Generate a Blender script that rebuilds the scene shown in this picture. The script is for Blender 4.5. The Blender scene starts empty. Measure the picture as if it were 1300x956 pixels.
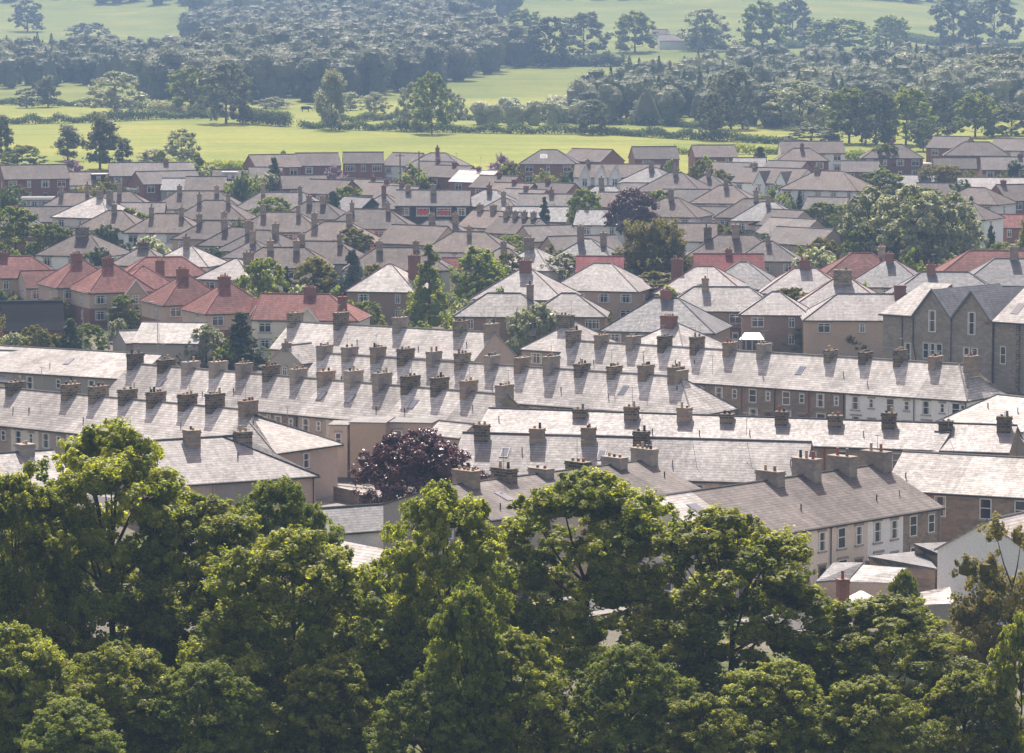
import bpy, math, random
import numpy as np
from mathutils import Vector, Matrix
R_=math.radians
rng=random.Random(7)
scene=bpy.context.scene
COL=scene.collection
# ------------------------------------------------------------------ camera model (reference picture 1300 x 956)
F=4400.0; HC=43.0; CX,CY=650.0,478.0
PITCH=math.atan((478-41)/F)
FWD=Vector((0,math.cos(PITCH),-math.sin(PITCH))); UP=Vector((0,math.sin(PITCH),math.cos(PITCH)))
CAM=Vector((0,0,HC))
def ray(px,py): return Vector((px-CX,0,0))+UP*(CY-py)+FWD*F
def at_z(px,py,z):
    d=ray(px,py); return CAM+d*((z-HC)/d.z)
def at_Y(px,py,Y):
    d=ray(px,py); return CAM+d*(Y/d.y)
def proj(P):
    v=Vector(P)-CAM; w=v.dot(FWD); return (CX+F*v.x/w, CY-F*v.dot(UP)/w)
PY=[-200,430,520,630,700,800,880,950,1050,1250,1450,1650,1850,2050,2500,3000,3600]
PZ=[0,0,2,6,9.5,12.7,14.5,16,18,22,28.5,37.4,49,62,100,150,190]
def terr(x,y):
    z=float(np.interp(y,PY,PZ))
    w=min(1,max(0,(y-1150)/400.0))
    return z+w*(2.6*math.sin(x/95.0+1.2)+1.8*math.sin(x/47.0+y/120.0)+3*math.sin(y/170.0))
def on_surf(px,py,dz=0.0):
    d=ray(px,py); d=d/d.y
    Y=150.0
    while Y<3500:
        P=CAM+d*Y
        if P.z<=terr(P.x,Y)+dz: break
        Y+=4
    lo,hi=Y-4,Y
    for _ in range(20):
        m=(lo+hi)/2; P=CAM+d*m
        if P.z<=terr(P.x,m)+dz: hi=m
        else: lo=m
    return CAM+d*hi
def scl(P): return F/(Vector(P)-CAM).dot(FWD)

# ------------------------------------------------------------------ materials
M={}
def new_mat(name):
    m=bpy.data.materials.new(name); m.use_nodes=True; nt=m.node_tree
    b=nt.nodes['Principled BSDF']; M[name]=m
    return m,nt,b
def N(nt,t,**k):
    n=nt.nodes.new(t)
    for a,v in k.items(): setattr(n,a,v)
    return n
def ramp(nt,fac,stops):
    r=N(nt,'ShaderNodeValToRGB'); e=r.color_ramp.elements
    e[0].position=stops[0][0]; e[0].color=(*stops[0][1],1)
    e[1].position=stops[-1][0]; e[1].color=(*stops[-1][1],1)
    for p,c in stops[1:-1]:
        x=e.new(p); x.color=(*c,1)
    nt.links.new(fac,r.inputs[0]); return r.outputs[0]
def mix(nt,mode,fac,a,b):
    n=N(nt,'ShaderNodeMix',data_type='RGBA',blend_type=mode)
    for s,v in ((0,fac),(6,a),(7,b)):
        if hasattr(v,'is_output'): nt.links.new(v,n.inputs[s])
        else: n.inputs[s].default_value=(v if s==0 else (*v,1))
    return n.outputs[2]
def noise(nt,vec,scale,detail=4,rough=.6):
    n=N(nt,'ShaderNodeTexNoise'); n.inputs['Scale'].default_value=scale; n.inputs['Detail'].default_value=detail; n.inputs['Roughness'].default_value=rough
    if vec is not None: nt.links.new(vec,n.inputs['Vector'])
    return n
def roof_mat(name,c1,c2,joint,rough=.5,spec=.5,bw=.42,rh=.3,mort=.03,lichen=(.3,.3,.22),lf=.25,bump=.35,moss=None,var=.25):
    m,nt,b=new_mat(name)
    uv=N(nt,'ShaderNodeUVMap'); uv.uv_map='UVMap'
    oi=N(nt,'ShaderNodeObjectInfo')
    br=N(nt,'ShaderNodeTexBrick'); br.inputs['Scale'].default_value=1.0
    br.inputs['Brick Width'].default_value=bw; br.inputs['Row Height'].default_value=rh
    br.inputs['Mortar Size'].default_value=min(mort,.008); br.inputs['Mortar Smooth'].default_value=.3; br.inputs['Bias'].default_value=0
    br.inputs['Color1'].default_value=(*c1,1); br.inputs['Color2'].default_value=(*c2,1); br.inputs['Mortar'].default_value=(*joint,1)
    nw=noise(nt,uv.outputs[0],.8,2); 
    wob=mix(nt,'LINEAR_LIGHT',.03,uv.outputs[0],nw.outputs['Color'])
    nt.links.new(wob,br.inputs['Vector'])
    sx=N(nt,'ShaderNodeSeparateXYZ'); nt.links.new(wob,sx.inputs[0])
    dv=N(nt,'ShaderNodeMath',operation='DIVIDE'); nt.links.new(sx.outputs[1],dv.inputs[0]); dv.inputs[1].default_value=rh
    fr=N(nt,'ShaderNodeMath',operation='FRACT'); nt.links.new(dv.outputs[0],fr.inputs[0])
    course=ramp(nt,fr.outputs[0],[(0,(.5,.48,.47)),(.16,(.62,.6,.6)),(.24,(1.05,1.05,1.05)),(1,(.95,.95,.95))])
    geo=N(nt,'ShaderNodeNewGeometry')
    n1=noise(nt,geo.outputs['Position'],.35,5,.65)
    n2=noise(nt,geo.outputs['Position'],2.5,4,.7)
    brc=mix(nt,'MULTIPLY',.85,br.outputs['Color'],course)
    c=mix(nt,'MULTIPLY',.75,brc,ramp(nt,n1.outputs['Fac'],[(.28,(.52,.5,.47)),(.5,(1.0,.99,.97)),(.72,(1.36,1.34,1.3))]))
    c=mix(nt,'MIX',ramp(nt,n2.outputs['Fac'],[(.52,(0,0,0)),(.75,(lf,lf,lf))]),c,lichen)
    if moss:
        n3=noise(nt,geo.outputs['Position'],.5,5,.7)
        c=mix(nt,'MIX',ramp(nt,n3.outputs['Fac'],[(.55,(0,0,0)),(.75,(.7,.7,.7))]),c,moss)
    mp=N(nt,'ShaderNodeMapRange'); mp.inputs['To Min'].default_value=1-var; mp.inputs['To Max'].default_value=1+var
    nt.links.new(oi.outputs['Random'],mp.inputs['Value'])
    mul=N(nt,'ShaderNodeVectorMath',operation='SCALE'); nt.links.new(c,mul.inputs[0]); nt.links.new(mp.outputs[0],mul.inputs['Scale'])
    # vertical rain streaks
    sep=N(nt,'ShaderNodeMapping'); sep.inputs['Scale'].default_value=(2.2,.12,1); nt.links.new(uv.outputs[0],sep.inputs[0])
    n4=noise(nt,sep.outputs[0],1.0,3,.6)
    c=mix(nt,'MULTIPLY',.6,mul.outputs[0],ramp(nt,n4.outputs['Fac'],[(.35,(.72,.72,.72)),(.65,(1.18,1.18,1.18))]))
    nt.links.new(c,b.inputs['Base Color'])
    rr=ramp(nt,n2.outputs['Fac'],[(.3,(rough-.1,)*3),(.7,(min(1,rough+.12),)*3)])
    nt.links.new(rr,b.inputs['Roughness']); b.inputs['Specular IOR Level'].default_value=spec
    bp=N(nt,'ShaderNodeBump'); bp.inputs['Strength'].default_value=bump; bp.inputs['Distance'].default_value=.03
    inv=N(nt,'ShaderNodeMath',operation='MULTIPLY_ADD'); inv.inputs[1].default_value=-.8
    nt.links.new(fr.outputs[0],inv.inputs[0]); nt.links.new(n2.outputs['Fac'],inv.inputs[2])
    nt.links.new(inv.outputs[0],bp.inputs['Height']); nt.links.new(bp.outputs[0],b.inputs['Normal'])
    return m
def wall_mat(name,col,rough=.9,dirt=.35,brick=None,mortar=(.3,.28,.25),bw=.45,rh=.22,var=.15,spec=.2,grime=(.25,.22,.2)):
    m,nt,b=new_mat(name)
    tc=N(nt,'ShaderNodeTexCoord'); oi=N(nt,'ShaderNodeObjectInfo')
    vec=tc.outputs['Object']
    n1=noise(nt,vec,.5,5,.65); n2=noise(nt,vec,6,4,.7)
    if brick:
        # run the brick pattern along u = x+y so every upright face gets courses
        sx=N(nt,'ShaderNodeSeparateXYZ'); nt.links.new(vec,sx.inputs[0])
        ad=N(nt,'ShaderNodeMath',operation='ADD'); nt.links.new(sx.outputs[0],ad.inputs[0]); nt.links.new(sx.outputs[1],ad.inputs[1])
        cb=N(nt,'ShaderNodeCombineXYZ'); nt.links.new(ad.outputs[0],cb.inputs[0]); nt.links.new(sx.outputs[2],cb.inputs[1])
        br=N(nt,'ShaderNodeTexBrick'); br.inputs['Scale'].default_value=1
        br.inputs['Brick Width'].default_value=bw; br.inputs['Row Height'].default_value=rh; br.inputs['Mortar Size'].default_value=.02
        br.inputs['Color1'].default_value=(*col,1); br.inputs['Color2'].default_value=(*brick,1); br.inputs['Mortar'].default_value=(*mortar,1)
        nt.links.new(cb.outputs[0],br.inputs['Vector']); c=br.outputs['Color']
    else:
        rgb=N(nt,'ShaderNodeRGB'); rgb.outputs[0].default_value=(*col,1); c=rgb.outputs[0]
    c=mix(nt,'MULTIPLY',1,c,ramp(nt,n2.outputs['Fac'],[(.25,(.82,.81,.8)),(.75,(1.12,1.12,1.12))]))
    c=mix(nt,'MIX',ramp(nt,n1.outputs['Fac'],[(.45,(0,0,0)),(.8,(dirt,dirt,dirt))]),c,grime)
    mp=N(nt,'ShaderNodeMapRange'); mp.inputs['To Min'].default_value=1-var; mp.inputs['To Max'].default_value=1+var
    nt.links.new(oi.outputs['Random'],mp.inputs['Value'])
    mul=N(nt,'ShaderNodeVectorMath',operation='SCALE'); nt.links.new(c,mul.inputs[0]); nt.links.new(mp.outputs[0],mul.inputs['Scale'])
    nt.links.new(mul.outputs[0],b.inputs['Base Color'])
    b.inputs['Roughness'].default_value=rough; b.inputs['Specular IOR Level'].default_value=spec
    bp=N(nt,'ShaderNodeBump'); bp.inputs['Strength'].default_value=.4; bp.inputs['Distance'].default_value=.03
    nt.links.new(n2.outputs['Fac'],bp.inputs['Height']); nt.links.new(bp.outputs[0],b.inputs['Normal'])
    return m
def plain(name,col,rough=.6,metal=0,spec=.4):
    m,nt,b=new_mat(name)
    n=noise(nt,None,3,3)
    tc=N(nt,'ShaderNodeTexCoord'); nt.links.new(tc.outputs['Object'],n.inputs['Vector'])
    c=mix(nt,'MULTIPLY',.6,col,ramp(nt,n.outputs['Fac'],[(.3,(.75,.75,.75)),(.7,(1.15,1.15,1.15))]))
    nt.links.new(c,b.inputs['Base Color'])
    b.inputs['Roughness'].default_value=rough; b.inputs['Metallic'].default_value=metal; b.inputs['Specular IOR Level'].default_value=spec
    return m
def leaf_mat(name,c1,c2,tr,trans=.45,rough=.6,spec=.22):
    m,nt,b=new_mat(name)
    at=N(nt,'ShaderNodeAttribute'); at.attribute_name='tint'
    oi=N(nt,'ShaderNodeObjectInfo')
    c=ramp(nt,at.outputs['Fac'],[(0,c1),(1,c2)])
    mp=N(nt,'ShaderNodeMapRange'); mp.inputs['To Min'].default_value=.82; mp.inputs['To Max'].default_value=1.2
    nt.links.new(oi.outputs['Random'],mp.inputs['Value'])
    mul=N(nt,'ShaderNodeVectorMath',operation='SCALE'); nt.links.new(c,mul.inputs[0]); nt.links.new(mp.outputs[0],mul.inputs['Scale'])
    nt.links.new(mul.outputs[0],b.inputs['Base Color']); b.inputs['Roughness'].default_value=rough; b.inputs['Specular IOR Level'].default_value=spec
    t=N(nt,'ShaderNodeBsdfTranslucent')
    tm=mix(nt,'MULTIPLY',1,mul.outputs[0],tr); nt.links.new(tm,t.inputs['Color'])
    ms=N(nt,'ShaderNodeMixShader'); ms.inputs[0].default_value=trans
    nt.links.new(b.outputs[0],ms.inputs[1]); nt.links.new(t.outputs[0],ms.inputs[2])
    nt.links.new(ms.outputs[0],nt.nodes['Material Output'].inputs['Surface'])
    return m
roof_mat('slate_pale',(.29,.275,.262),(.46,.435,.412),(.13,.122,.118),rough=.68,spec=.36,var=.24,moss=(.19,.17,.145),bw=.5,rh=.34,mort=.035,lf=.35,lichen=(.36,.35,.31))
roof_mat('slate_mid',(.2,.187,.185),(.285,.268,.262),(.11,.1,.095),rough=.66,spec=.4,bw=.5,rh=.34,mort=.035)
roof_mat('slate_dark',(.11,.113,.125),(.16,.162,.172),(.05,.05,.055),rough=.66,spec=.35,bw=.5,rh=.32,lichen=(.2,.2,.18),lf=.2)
roof_mat('tile_brown',(.105,.08,.07),(.15,.117,.1),(.05,.04,.035),rough=.75,spec=.25,bw=.4,rh=.34,lichen=(.25,.22,.17),moss=(.12,.095,.045),lf=.3,var=.3)
roof_mat('tile_grey',(.11,.096,.092),(.155,.137,.13),(.065,.057,.053),rough=.75,spec=.25,bw=.4,rh=.34,lf=.25,var=.3)
roof_mat('tile_dark',(.07,.056,.052),(.105,.085,.078),(.035,.03,.028),rough=.75,spec=.25,bw=.4,rh=.34,lichen=(.2,.17,.13),lf=.25,var=.3)
roof_mat('tile_red',(.15,.058,.05),(.22,.095,.08),(.055,.022,.02),rough=.8,spec=.15,bw=.35,rh=.4,mort=.05,lichen=(.3,.19,.16),lf=.25,var=.2)
roof_mat('tile_crimson',(.18,.05,.052),(.24,.07,.07),(.09,.025,.025),rough=.8,spec=.12,bw=.35,rh=.4,mort=.04,lichen=(.3,.14,.13),lf=.12,var=.08)
roof_mat('tile_stripe',(.4,.375,.35),(.46,.43,.4),(.045,.042,.04),rough=.6,spec=.4,bw=6,rh=.62,mort=.13,lf=.1)
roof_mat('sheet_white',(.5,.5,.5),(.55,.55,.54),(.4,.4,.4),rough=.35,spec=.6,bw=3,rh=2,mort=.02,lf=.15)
roof_mat('felt_grey',(.16,.16,.165),(.19,.19,.19),(.12,.12,.12),rough=.7,spec=.3,bw=6,rh=1.2,mort=.02)
roof_mat('sheet_dark',(.03,.03,.032),(.036,.036,.038),(.02,.02,.02),rough=.85,spec=.1,bump=.05,bw=.5,rh=30,mort=.03,lf=.1)
wall_mat('stone',(.36,.28,.205),brick=(.24,.185,.14),mortar=(.28,.24,.2),bw=.5,rh=.24,dirt=.5,grime=(.12,.1,.085))
wall_mat('stone_grey',(.38,.325,.27),brick=(.27,.23,.19),mortar=(.3,.275,.25),bw=.55,rh=.28,dirt=.5,grime=(.13,.115,.1))
wall_mat('sooty',(.24,.19,.13),brick=(.06,.05,.045),mortar=(.3,.26,.19),bw=.5,rh=.24,dirt=.6,grime=(.04,.036,.033),var=.35)
wall_mat('beige',(.54,.42,.34),dirt=.3); wall_mat('cream',(.74,.66,.55),dirt=.2); wall_mat('white_render',(.84,.83,.8),dirt=.18)
wall_mat('grey_render',(.4,.355,.32),dirt=.3); wall_mat('brown_render',(.36,.25,.18),dirt=.3); wall_mat('pink_render',(.8,.33,.33),dirt=.1)
wall_mat('tan_render',(.46,.35,.26),dirt=.25)
wall_mat('red_brick',(.3,.1,.065),brick=(.21,.07,.045),mortar=(.26,.17,.14),bw=.3,rh=.1,dirt=.3,grime=(.14,.06,.045))
wall_mat('dark_timber',(.035,.033,.035),dirt=.2)
plain('paint_white',(.8,.8,.78),.4); plain('trim_dark',(.03,.03,.032),.5); plain('lead',(.13,.14,.16),.5)
plain('pot_red',(.3,.1,.06),.7); plain('pot_buff',(.42,.32,.2),.8); plain('pot_black',(.03,.03,.03),.6)
plain('ridge_grey',(.17,.16,.15),.6); plain('ridge_red',(.24,.08,.065),.7); plain('ridge_dark',(.055,.055,.062),.6)
plain('wood_pole',(.13,.095,.07),.85); plain('metal_grey',(.3,.3,.3),.6,0); plain('pipe_blue',(.12,.22,.35),.5); plain('pipe_red',(.3,.06,.04),.5)
plain('bark',(.075,.055,.035),.95,0,.1); plain('bark_grey',(.12,.1,.08),.95,0,.1); plain('tyre',(.02,.02,.02),.8)
plain('car_white',(.8,.8,.8),.25); plain('car_red',(.5,.03,.03),.25); plain('car_blue',(.05,.1,.3),.25); plain('car_silver',(.45,.46,.48),.25,.5)
plain('tarp_blue',(.05,.16,.5),.5); plain('canvas',(.72,.7,.66),.8); plain('cow_black',(.02,.02,.02),.8); plain('cow_white',(.6,.6,.58),.8)
plain('timber',(.2,.13,.08),.85); plain('asphalt',(.055,.055,.056),.85); plain('paving',(.24,.22,.2),.85); plain('road_paint',(.7,.7,.68),.7)
plain('stone_trim',(.36,.31,.25),.8); plain('sign_red',(.6,.04,.06),.5)
m,nt,b=new_mat('glass'); b.inputs['Base Color'].default_value=(.03,.035,.042,1); b.inputs['Roughness'].default_value=.08; b.inputs['Specular IOR Level'].default_value=.8
m,nt,b=new_mat('sky_glass'); b.inputs['Base Color'].default_value=(.06,.1,.16,1); b.inputs['Roughness'].default_value=.12; b.inputs['Specular IOR Level'].default_value=1
m,nt,b=new_mat('curtain'); b.inputs['Base Color'].default_value=(.4,.38,.36,1); b.inputs['Roughness'].default_value=.25
leaf_mat('leaf_lime',(.095,.125,.016),(.36,.37,.07),(1.9,1.95,.8),.56,rough=.5,spec=.25)
leaf_mat('leaf_green',(.09,.13,.022),(.27,.3,.06),(1.9,1.9,.9),.5,spec=.2)
leaf_mat('leaf_dark',(.04,.065,.025),(.1,.13,.05),(1.7,1.8,1.0),0.35,spec=0.15)
leaf_mat('leaf_yellow',(.12,.13,.02),(.24,.22,.04),(1.6,1.5,.8),.4)
leaf_mat('leaf_blue',(.07,.1,.085),(.13,.165,.14),(1.4,1.5,1.2),0.3,spec=0.15)
leaf_mat('leaf_copper',(.04,.015,.018),(.13,.055,.06),(1.8,1.1,1.2),.25,rough=.4,spec=.5)
leaf_mat('leaf_pale',(.24,.27,.13),(.42,.43,.29),(1.3,1.3,1.0),.52,rough=.45,spec=.35)
leaf_mat('leaf_blossom',(.16,.1,.13),(.42,.32,.36),(1.3,1.1,1.2),.35)
leaf_mat('leaf_far',(.055,.08,.035),(.24,.25,.15),(1.5,1.5,1.0),0.35,spec=0.25)
leaf_mat('leaf_olive',(.1,.105,.025),(.25,.22,.06),(1.7,1.6,.9),0.45,spec=0.15)
def ground_mat(name,stops,sc=.02,fine=.6):
    m,nt,b=new_mat(name); geo=N(nt,'ShaderNodeNewGeometry')
    n1=noise(nt,geo.outputs['Position'],sc,6,.65); n2=noise(nt,geo.outputs['Position'],fine,5,.75)
    c=ramp(nt,n1.outputs['Fac'],stops)
    c=mix(nt,'MULTIPLY',.8,c,ramp(nt,n2.outputs['Fac'],[(.3,(.65,.68,.6)),(.7,(1.3,1.28,1.2))]))
    mp=N(nt,'ShaderNodeMapping'); mp.inputs['Scale'].default_value=(.012,.12,1); mp.inputs['Rotation'].default_value=(0,0,.25); nt.links.new(geo.outputs['Position'],mp.inputs[0])
    n3=noise(nt,mp.outputs[0],1,4,.7)
    c=mix(nt,'MULTIPLY',.6,c,ramp(nt,n3.outputs['Fac'],[(.33,(.62,.7,.55)),(.5,(1,1,1)),(.67,(1.22,1.15,1.05))]))
    nt.links.new(c,b.inputs['Base Color']); b.inputs['Roughness'].default_value=.95; b.inputs['Specular IOR Level'].default_value=.15
ground_mat('meadow',[(.3,(.13,.165,.022)),(.5,(.185,.21,.03)),(.7,(.25,.24,.045))])
ground_mat('hill_grass',[(.3,(.08,.115,.016)),(.52,(.13,.16,.024)),(.7,(.19,.19,.04))])
ground_mat('town_ground',[(.3,(.07,.095,.028)),(.47,(.09,.105,.04)),(.52,(.15,.137,.12)),(.7,(.12,.11,.1))],.07)
ground_mat('lawn',[(.3,(.11,.15,.03)),(.7,(.16,.19,.045))],.1)

# ------------------------------------------------------------------ mesh helpers
class MB:
    def __init__(s): s.v=[]; s.f=[]; s.m=[]
    def poly(s,pts,mi=0):
        k=len(s.v); s.v+= [tuple(p) for p in pts]; s.f.append(tuple(range(k,k+len(pts)))); s.m.append(mi)
    def box(s,x0,x1,y0,y1,z0,z1,mi=0):
        k=len(s.v)
        s.v+=[(x0,y0,z0),(x1,y0,z0),(x1,y1,z0),(x0,y1,z0),(x0,y0,z1),(x1,y0,z1),(x1,y1,z1),(x0,y1,z1)]
        for q in ((3,2,1,0),(4,5,6,7),(0,1,5,4),(1,2,6,5),(2,3,7,6),(3,0,4,7)):
            s.f.append(tuple(k+i for i in q)); s.m.append(mi)
    def prism(s,top,dz,mi=0):
        """closed slab: top polygon (any plane) pushed down by dz"""
        n=len(top); k=len(s.v)
        s.v+=[tuple(p) for p in top]+[(p[0],p[1],p[2]-dz) for p in top]
        s.f.append(tuple(range(k,k+n))); s.m.append(mi)
        s.f.append(tuple(range(k+2*n-1,k+n-1,-1))); s.m.append(mi)
        for i in range(n):
            j=(i+1)%n; s.f.append((k+j,k+i,k+n+i,k+n+j)); s.m.append(mi)
    def tube(s,pts,rad,n=6,mi=0,cap=True):
        rings=[]
        for i,p in enumerate(pts):
            p=Vector(p); a=Vector(pts[max(0,i-1)]); b_=Vector(pts[min(len(pts)-1,i+1)])
            d=(b_-a).normalized(); u=d.orthogonal().normalized(); w=d.cross(u)
            r=rad[i] if isinstance(rad,(list,tuple)) else rad
            k=len(s.v)
            for q in range(n):
                t=2*math.pi*q/n; s.v.append(tuple(p+(u*math.cos(t)+w*math.sin(t))*r))
            rings.append(k)
        for a,b_ in zip(rings,rings[1:]):
            for q in range(n):
                s.f.append((a+q,a+(q+1)%n,b_+(q+1)%n,b_+q)); s.m.append(mi)
        if cap:
            s.f.append(tuple(rings[0]+q for q in reversed(range(n)))); s.m.append(mi)
            s.f.append(tuple(rings[-1]+q for q in range(n))); s.m.append(mi)
    def mesh(s,name,mats):
        me=bpy.data.meshes.new(name); me.from_pydata(s.v,[],s.f)
        for mt in mats: me.materials.append(M[mt])
        me.polygons.foreach_set('material_index',s.m)
        uv=me.uv_layers.new(name='UVMap')
        for p in me.polygons:
            n=p.normal
            h=Vector((-n.y,n.x,0)) if abs(n.z)<.999 else Vector((1,0,0))
            h.normalize(); w=n.cross(h)
            for li in p.loop_indices:
                c=me.vertices[me.loops[li].vertex_index].co
                uv.data[li].uv=(c.dot(h),c.dot(w))
        return me
    def build(s,name,mats,parent=None,loc=None):
        return link(name,s.mesh(name,mats),parent,loc)
def link(name,me,parent=None,loc=None,rot=None,scale=None):
    o=bpy.data.objects.new(name,me); COL.objects.link(o)
    if parent: o.parent=parent
    if loc is not None: o.location=loc
    if rot is not None: o.rotation_euler=rot
    if scale is not None: o.scale=scale
    return o
LABELS={}
def tag(o,label,cat,group=None,kind=None):
    if label: o['label']=label
    if cat: o['category']=cat
    if group: o['group']=group
    if kind: o['kind']=kind
    if label:
        LABELS[label]=LABELS.get(label,0)+1
        if LABELS[label]>1 and not group: print('DUP',label)
        n=len(label.split())
        if n<4 or n>16: print('LEN',n,label)
    return o
def empty(name,loc,rz,label,cat,group=None):
    o=bpy.data.objects.new(name,None); o.empty_display_size=.5; COL.objects.link(o); o.location=loc; o.rotation_euler=(0,0,rz)
    return tag(o,label,cat,group)
CACHE={}
def cached(key,fn):
    if key not in CACHE: CACHE[key]=fn()
    return CACHE[key]

# ------------------------------------------------------------------ building parts
def win_mesh(w,h,style,fm):
    def f():
        b=MB(); t=.075
        b.box(-w/2,-w/2+t,-.05,.04,0,h); b.box(w/2-t,w/2,-.05,.04,0,h)
        b.box(-w/2+t,w/2-t,-.05,.04,0,t); b.box(-w/2+t,w/2-t,-.05,.04,h-t,h)
        if style=='sash': b.box(-w/2+t,w/2-t,-.045,.035,h*.52,h*.52+.06)
        else:
            b.box(-w/2+t,w/2-t,-.045,.035,h*.7,h*.7+.06)
            b.box(-.035,.035,-.047,.03,t,h-t)
            if w>1.8:
                b.box(-w*.3,-w*.3+.06,-.046,.03,t,h-t); b.box(w*.3-.06,w*.3,-.046,.03,t,h-t)
        b.box(-w/2-.12,w/2+.12,-.12,.02,-.14,-.003,1)
        b.box(-w/2-.12,w/2+.12,-.075,.02,h+.003,h+.2,1)
        return b.mesh('window',[fm,'stone_trim'])
    return cached(('win',w,h,style,fm),f)
def pane_mesh(w,h,cur):
    def f():
        b=MB(); b.box(-w/2+.05,w/2-.05,-.012,.02,.05,h-.05)
        if cur:
            b.box(-w/2+.07,-w/2+.07+w*.2,-.02,-.013,.07,h-.07,1); b.box(w/2-.07-w*.2,w/2-.07,-.02,-.013,.07,h-.07,1)
        return b.mesh('pane',['glass','curtain'])
    return cached(('pane',w,h,cur),f)
def window(parent,x,y,z,rz,w,h,style='case',fm='paint_white'):
    w=round(w,2);h=round(h,2)
    o=link('window',win_mesh(w,h,style,fm),parent,(x,y,z),(0,0,rz))
    link('pane',pane_mesh(w,h,rng.random()<.5),o)
    return o
def door(parent,x,y,rz,mat='timber'):
    def f():
        b=MB(); b.box(-.45,.45,-.05,.03,0,2.0); b.box(-.55,.55,-.07,.02,2.003,2.15,1); b.box(-.3,.3,-.06,-.051,1.2,1.8,2)
        return b.mesh('door',[mat,'stone_trim','glass'])
    return link('door',cached(('door',mat),f),parent,(x,y,0),(0,0,rz))
def pot_mesh(h,r,mat):
    def f():
        b=MB(); b.tube([(0,0,0),(0,0,h*.8),(0,0,h*.82),(0,0,h)],[r,r*.8,r*1.0,r*.95],8)
        return b.mesh('chimney_pot',[mat])
    return cached(('pot',round(h,2),round(r,2),mat),f)
def chimney(parent,x,y,zb,w,d,zt,mat='sooty',pots=3,pm=None,ph=None,capmat=None,lean=0):
    """stack w along the ridge, d across it, from zb up to zt"""
    w=round(w,2);d=round(d,2);h=round(zt-zb,2)
    def f():
        b=MB(); b.box(-w/2,w/2,-d/2,d/2,0,h-.3)
        b.box(-w/2-.07,w/2+.07,-d/2-.07,d/2+.07,h-.3,h-.16)
        b.box(-w/2-.02,w/2+.02,-d/2-.02,d/2+.02,h-.16,h-.06)
        b.box(-w/2-.06,w/2+.06,-d/2-.06,d/2+.06,h-.06,h,1)
        # lead flashing where the stack meets the slates is a thin collar low down
        return b.mesh('chimney',[mat,capmat or mat])
    c=link('chimney',cached(('ch',w,d,h,mat,capmat),f),parent,(x,y,zb))
    for i in range(pots):
        t=(i+.5)/pots-.5
        pmm=pm or rng.choice(['pot_buff','pot_buff','pot_black','pot_red','ridge_grey'])
        hh=ph or rng.choice([.16,.2,.22,.3,.3,.5])
        link('chimney_pot',pot_mesh(hh,.13,pmm),c,((t*w*.8 if w>d else rng.uniform(-.04,.04)),(t*d*.85 if d>=w else 0),h-.003))
    return c
def aerial(parent,x,y,z,h=1.6):
    def f():
        b=MB(); b.tube([(0,0,0),(0,0,h)],.022,5); b.tube([(-.5,0,h-.1),(.6,0,h-.05)],.014,4)
        for i in range(6): b.tube([(-.45+i*.19,-.22,h-.09+i*.01),(-.45+i*.19,.22,h-.09+i*.01)],.01,4)
        return b.mesh('aerial',['metal_grey'])
    return link('aerial',cached(('aer',h),f),parent,(x,y,z),(0,0,rng.uniform(0,6.28)))
def pipe(parent,x,y,z0,z1,mat='trim_dark'):
    b=MB(); b.tube([(0,0,z0),(0,0,z1)],.055,6); b.box(-.1,.1,-.09,.09,z1-.02,z1+.14)
    return b.build('drainpipe',[mat],parent,(x,y,0))
def skylight(parent,x,y0,y1,zf,w=.8,open_=False):
    b=MB(); o=.06
    P=[(x-w/2,y0,zf(y0)+o),(x+w/2,y0,zf(y0)+o),(x+w/2,y1,zf(y1)+o),(x-w/2,y1,zf(y1)+o)]
    b.prism(P,.16,0)
    cx=[.1,.9]
    Q=[(x-w/2+.1,y0+.1*(1 if y1>y0 else -1),0),(x+w/2-.1,y0+.1,0),(x+w/2-.1,y1-.1,0),(x-w/2+.1,y1-.1,0)]
    s=b.build('skylight',['lead'],parent)
    g=MB(); g.prism([(p[0],p[1],zf(p[1])+o+.012) for p in Q],.008); g.build('pane',['sky_glass'],s)
    return s
def roof_slabs(b,W,Df,Db,he,hr,hipL,hipR,eL,eR,o=.25,th=.13):
    sf=(hr-he)/Df; sb=(hr-he)/Db; ob=o*sf/sb
    zo=he-o*sf
    xl=-W/2-(o*sf/((hr-he)/hipL) if hipL else eL); xr=W/2+(o*sf/((hr-he)/hipR) if hipR else eR)
    rl=-W/2+hipL if hipL else xl; rr=W/2-hipR if hipR else xr
    g=.004
    b.prism([(xl,-Df-o,zo),(xr,-Df-o,zo),(rr,0,hr),(rl,0,hr)],th)
    b.prism([(xr,Db+ob,zo),(xl,Db+ob,zo),(rl,g,hr),(rr,g,hr)],th)
    if hipL: b.prism([(xl,Db+ob,zo-g),(xl,-Df-o,zo-g),(rl,0,hr-g)],th)
    if hipR: b.prism([(xr,-Df-o,zo-g),(xr,Db+ob,zo-g),(rr,0,hr-g)],th)
    return xl,xr,rl,rr,zo,ob
RIDGE={'slate_pale':'ridge_grey','slate_mid':'ridge_dark','slate_dark':'ridge_dark','tile_brown':'tile_brown','tile_dark':'tile_dark','tile_grey':'tile_grey','tile_red':'ridge_red','tile_crimson':'ridge_red',
 'tile_stripe':'ridge_grey','sheet_white':'sheet_white','felt_grey':'ridge_dark','sheet_dark':'ridge_dark'}
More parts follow.
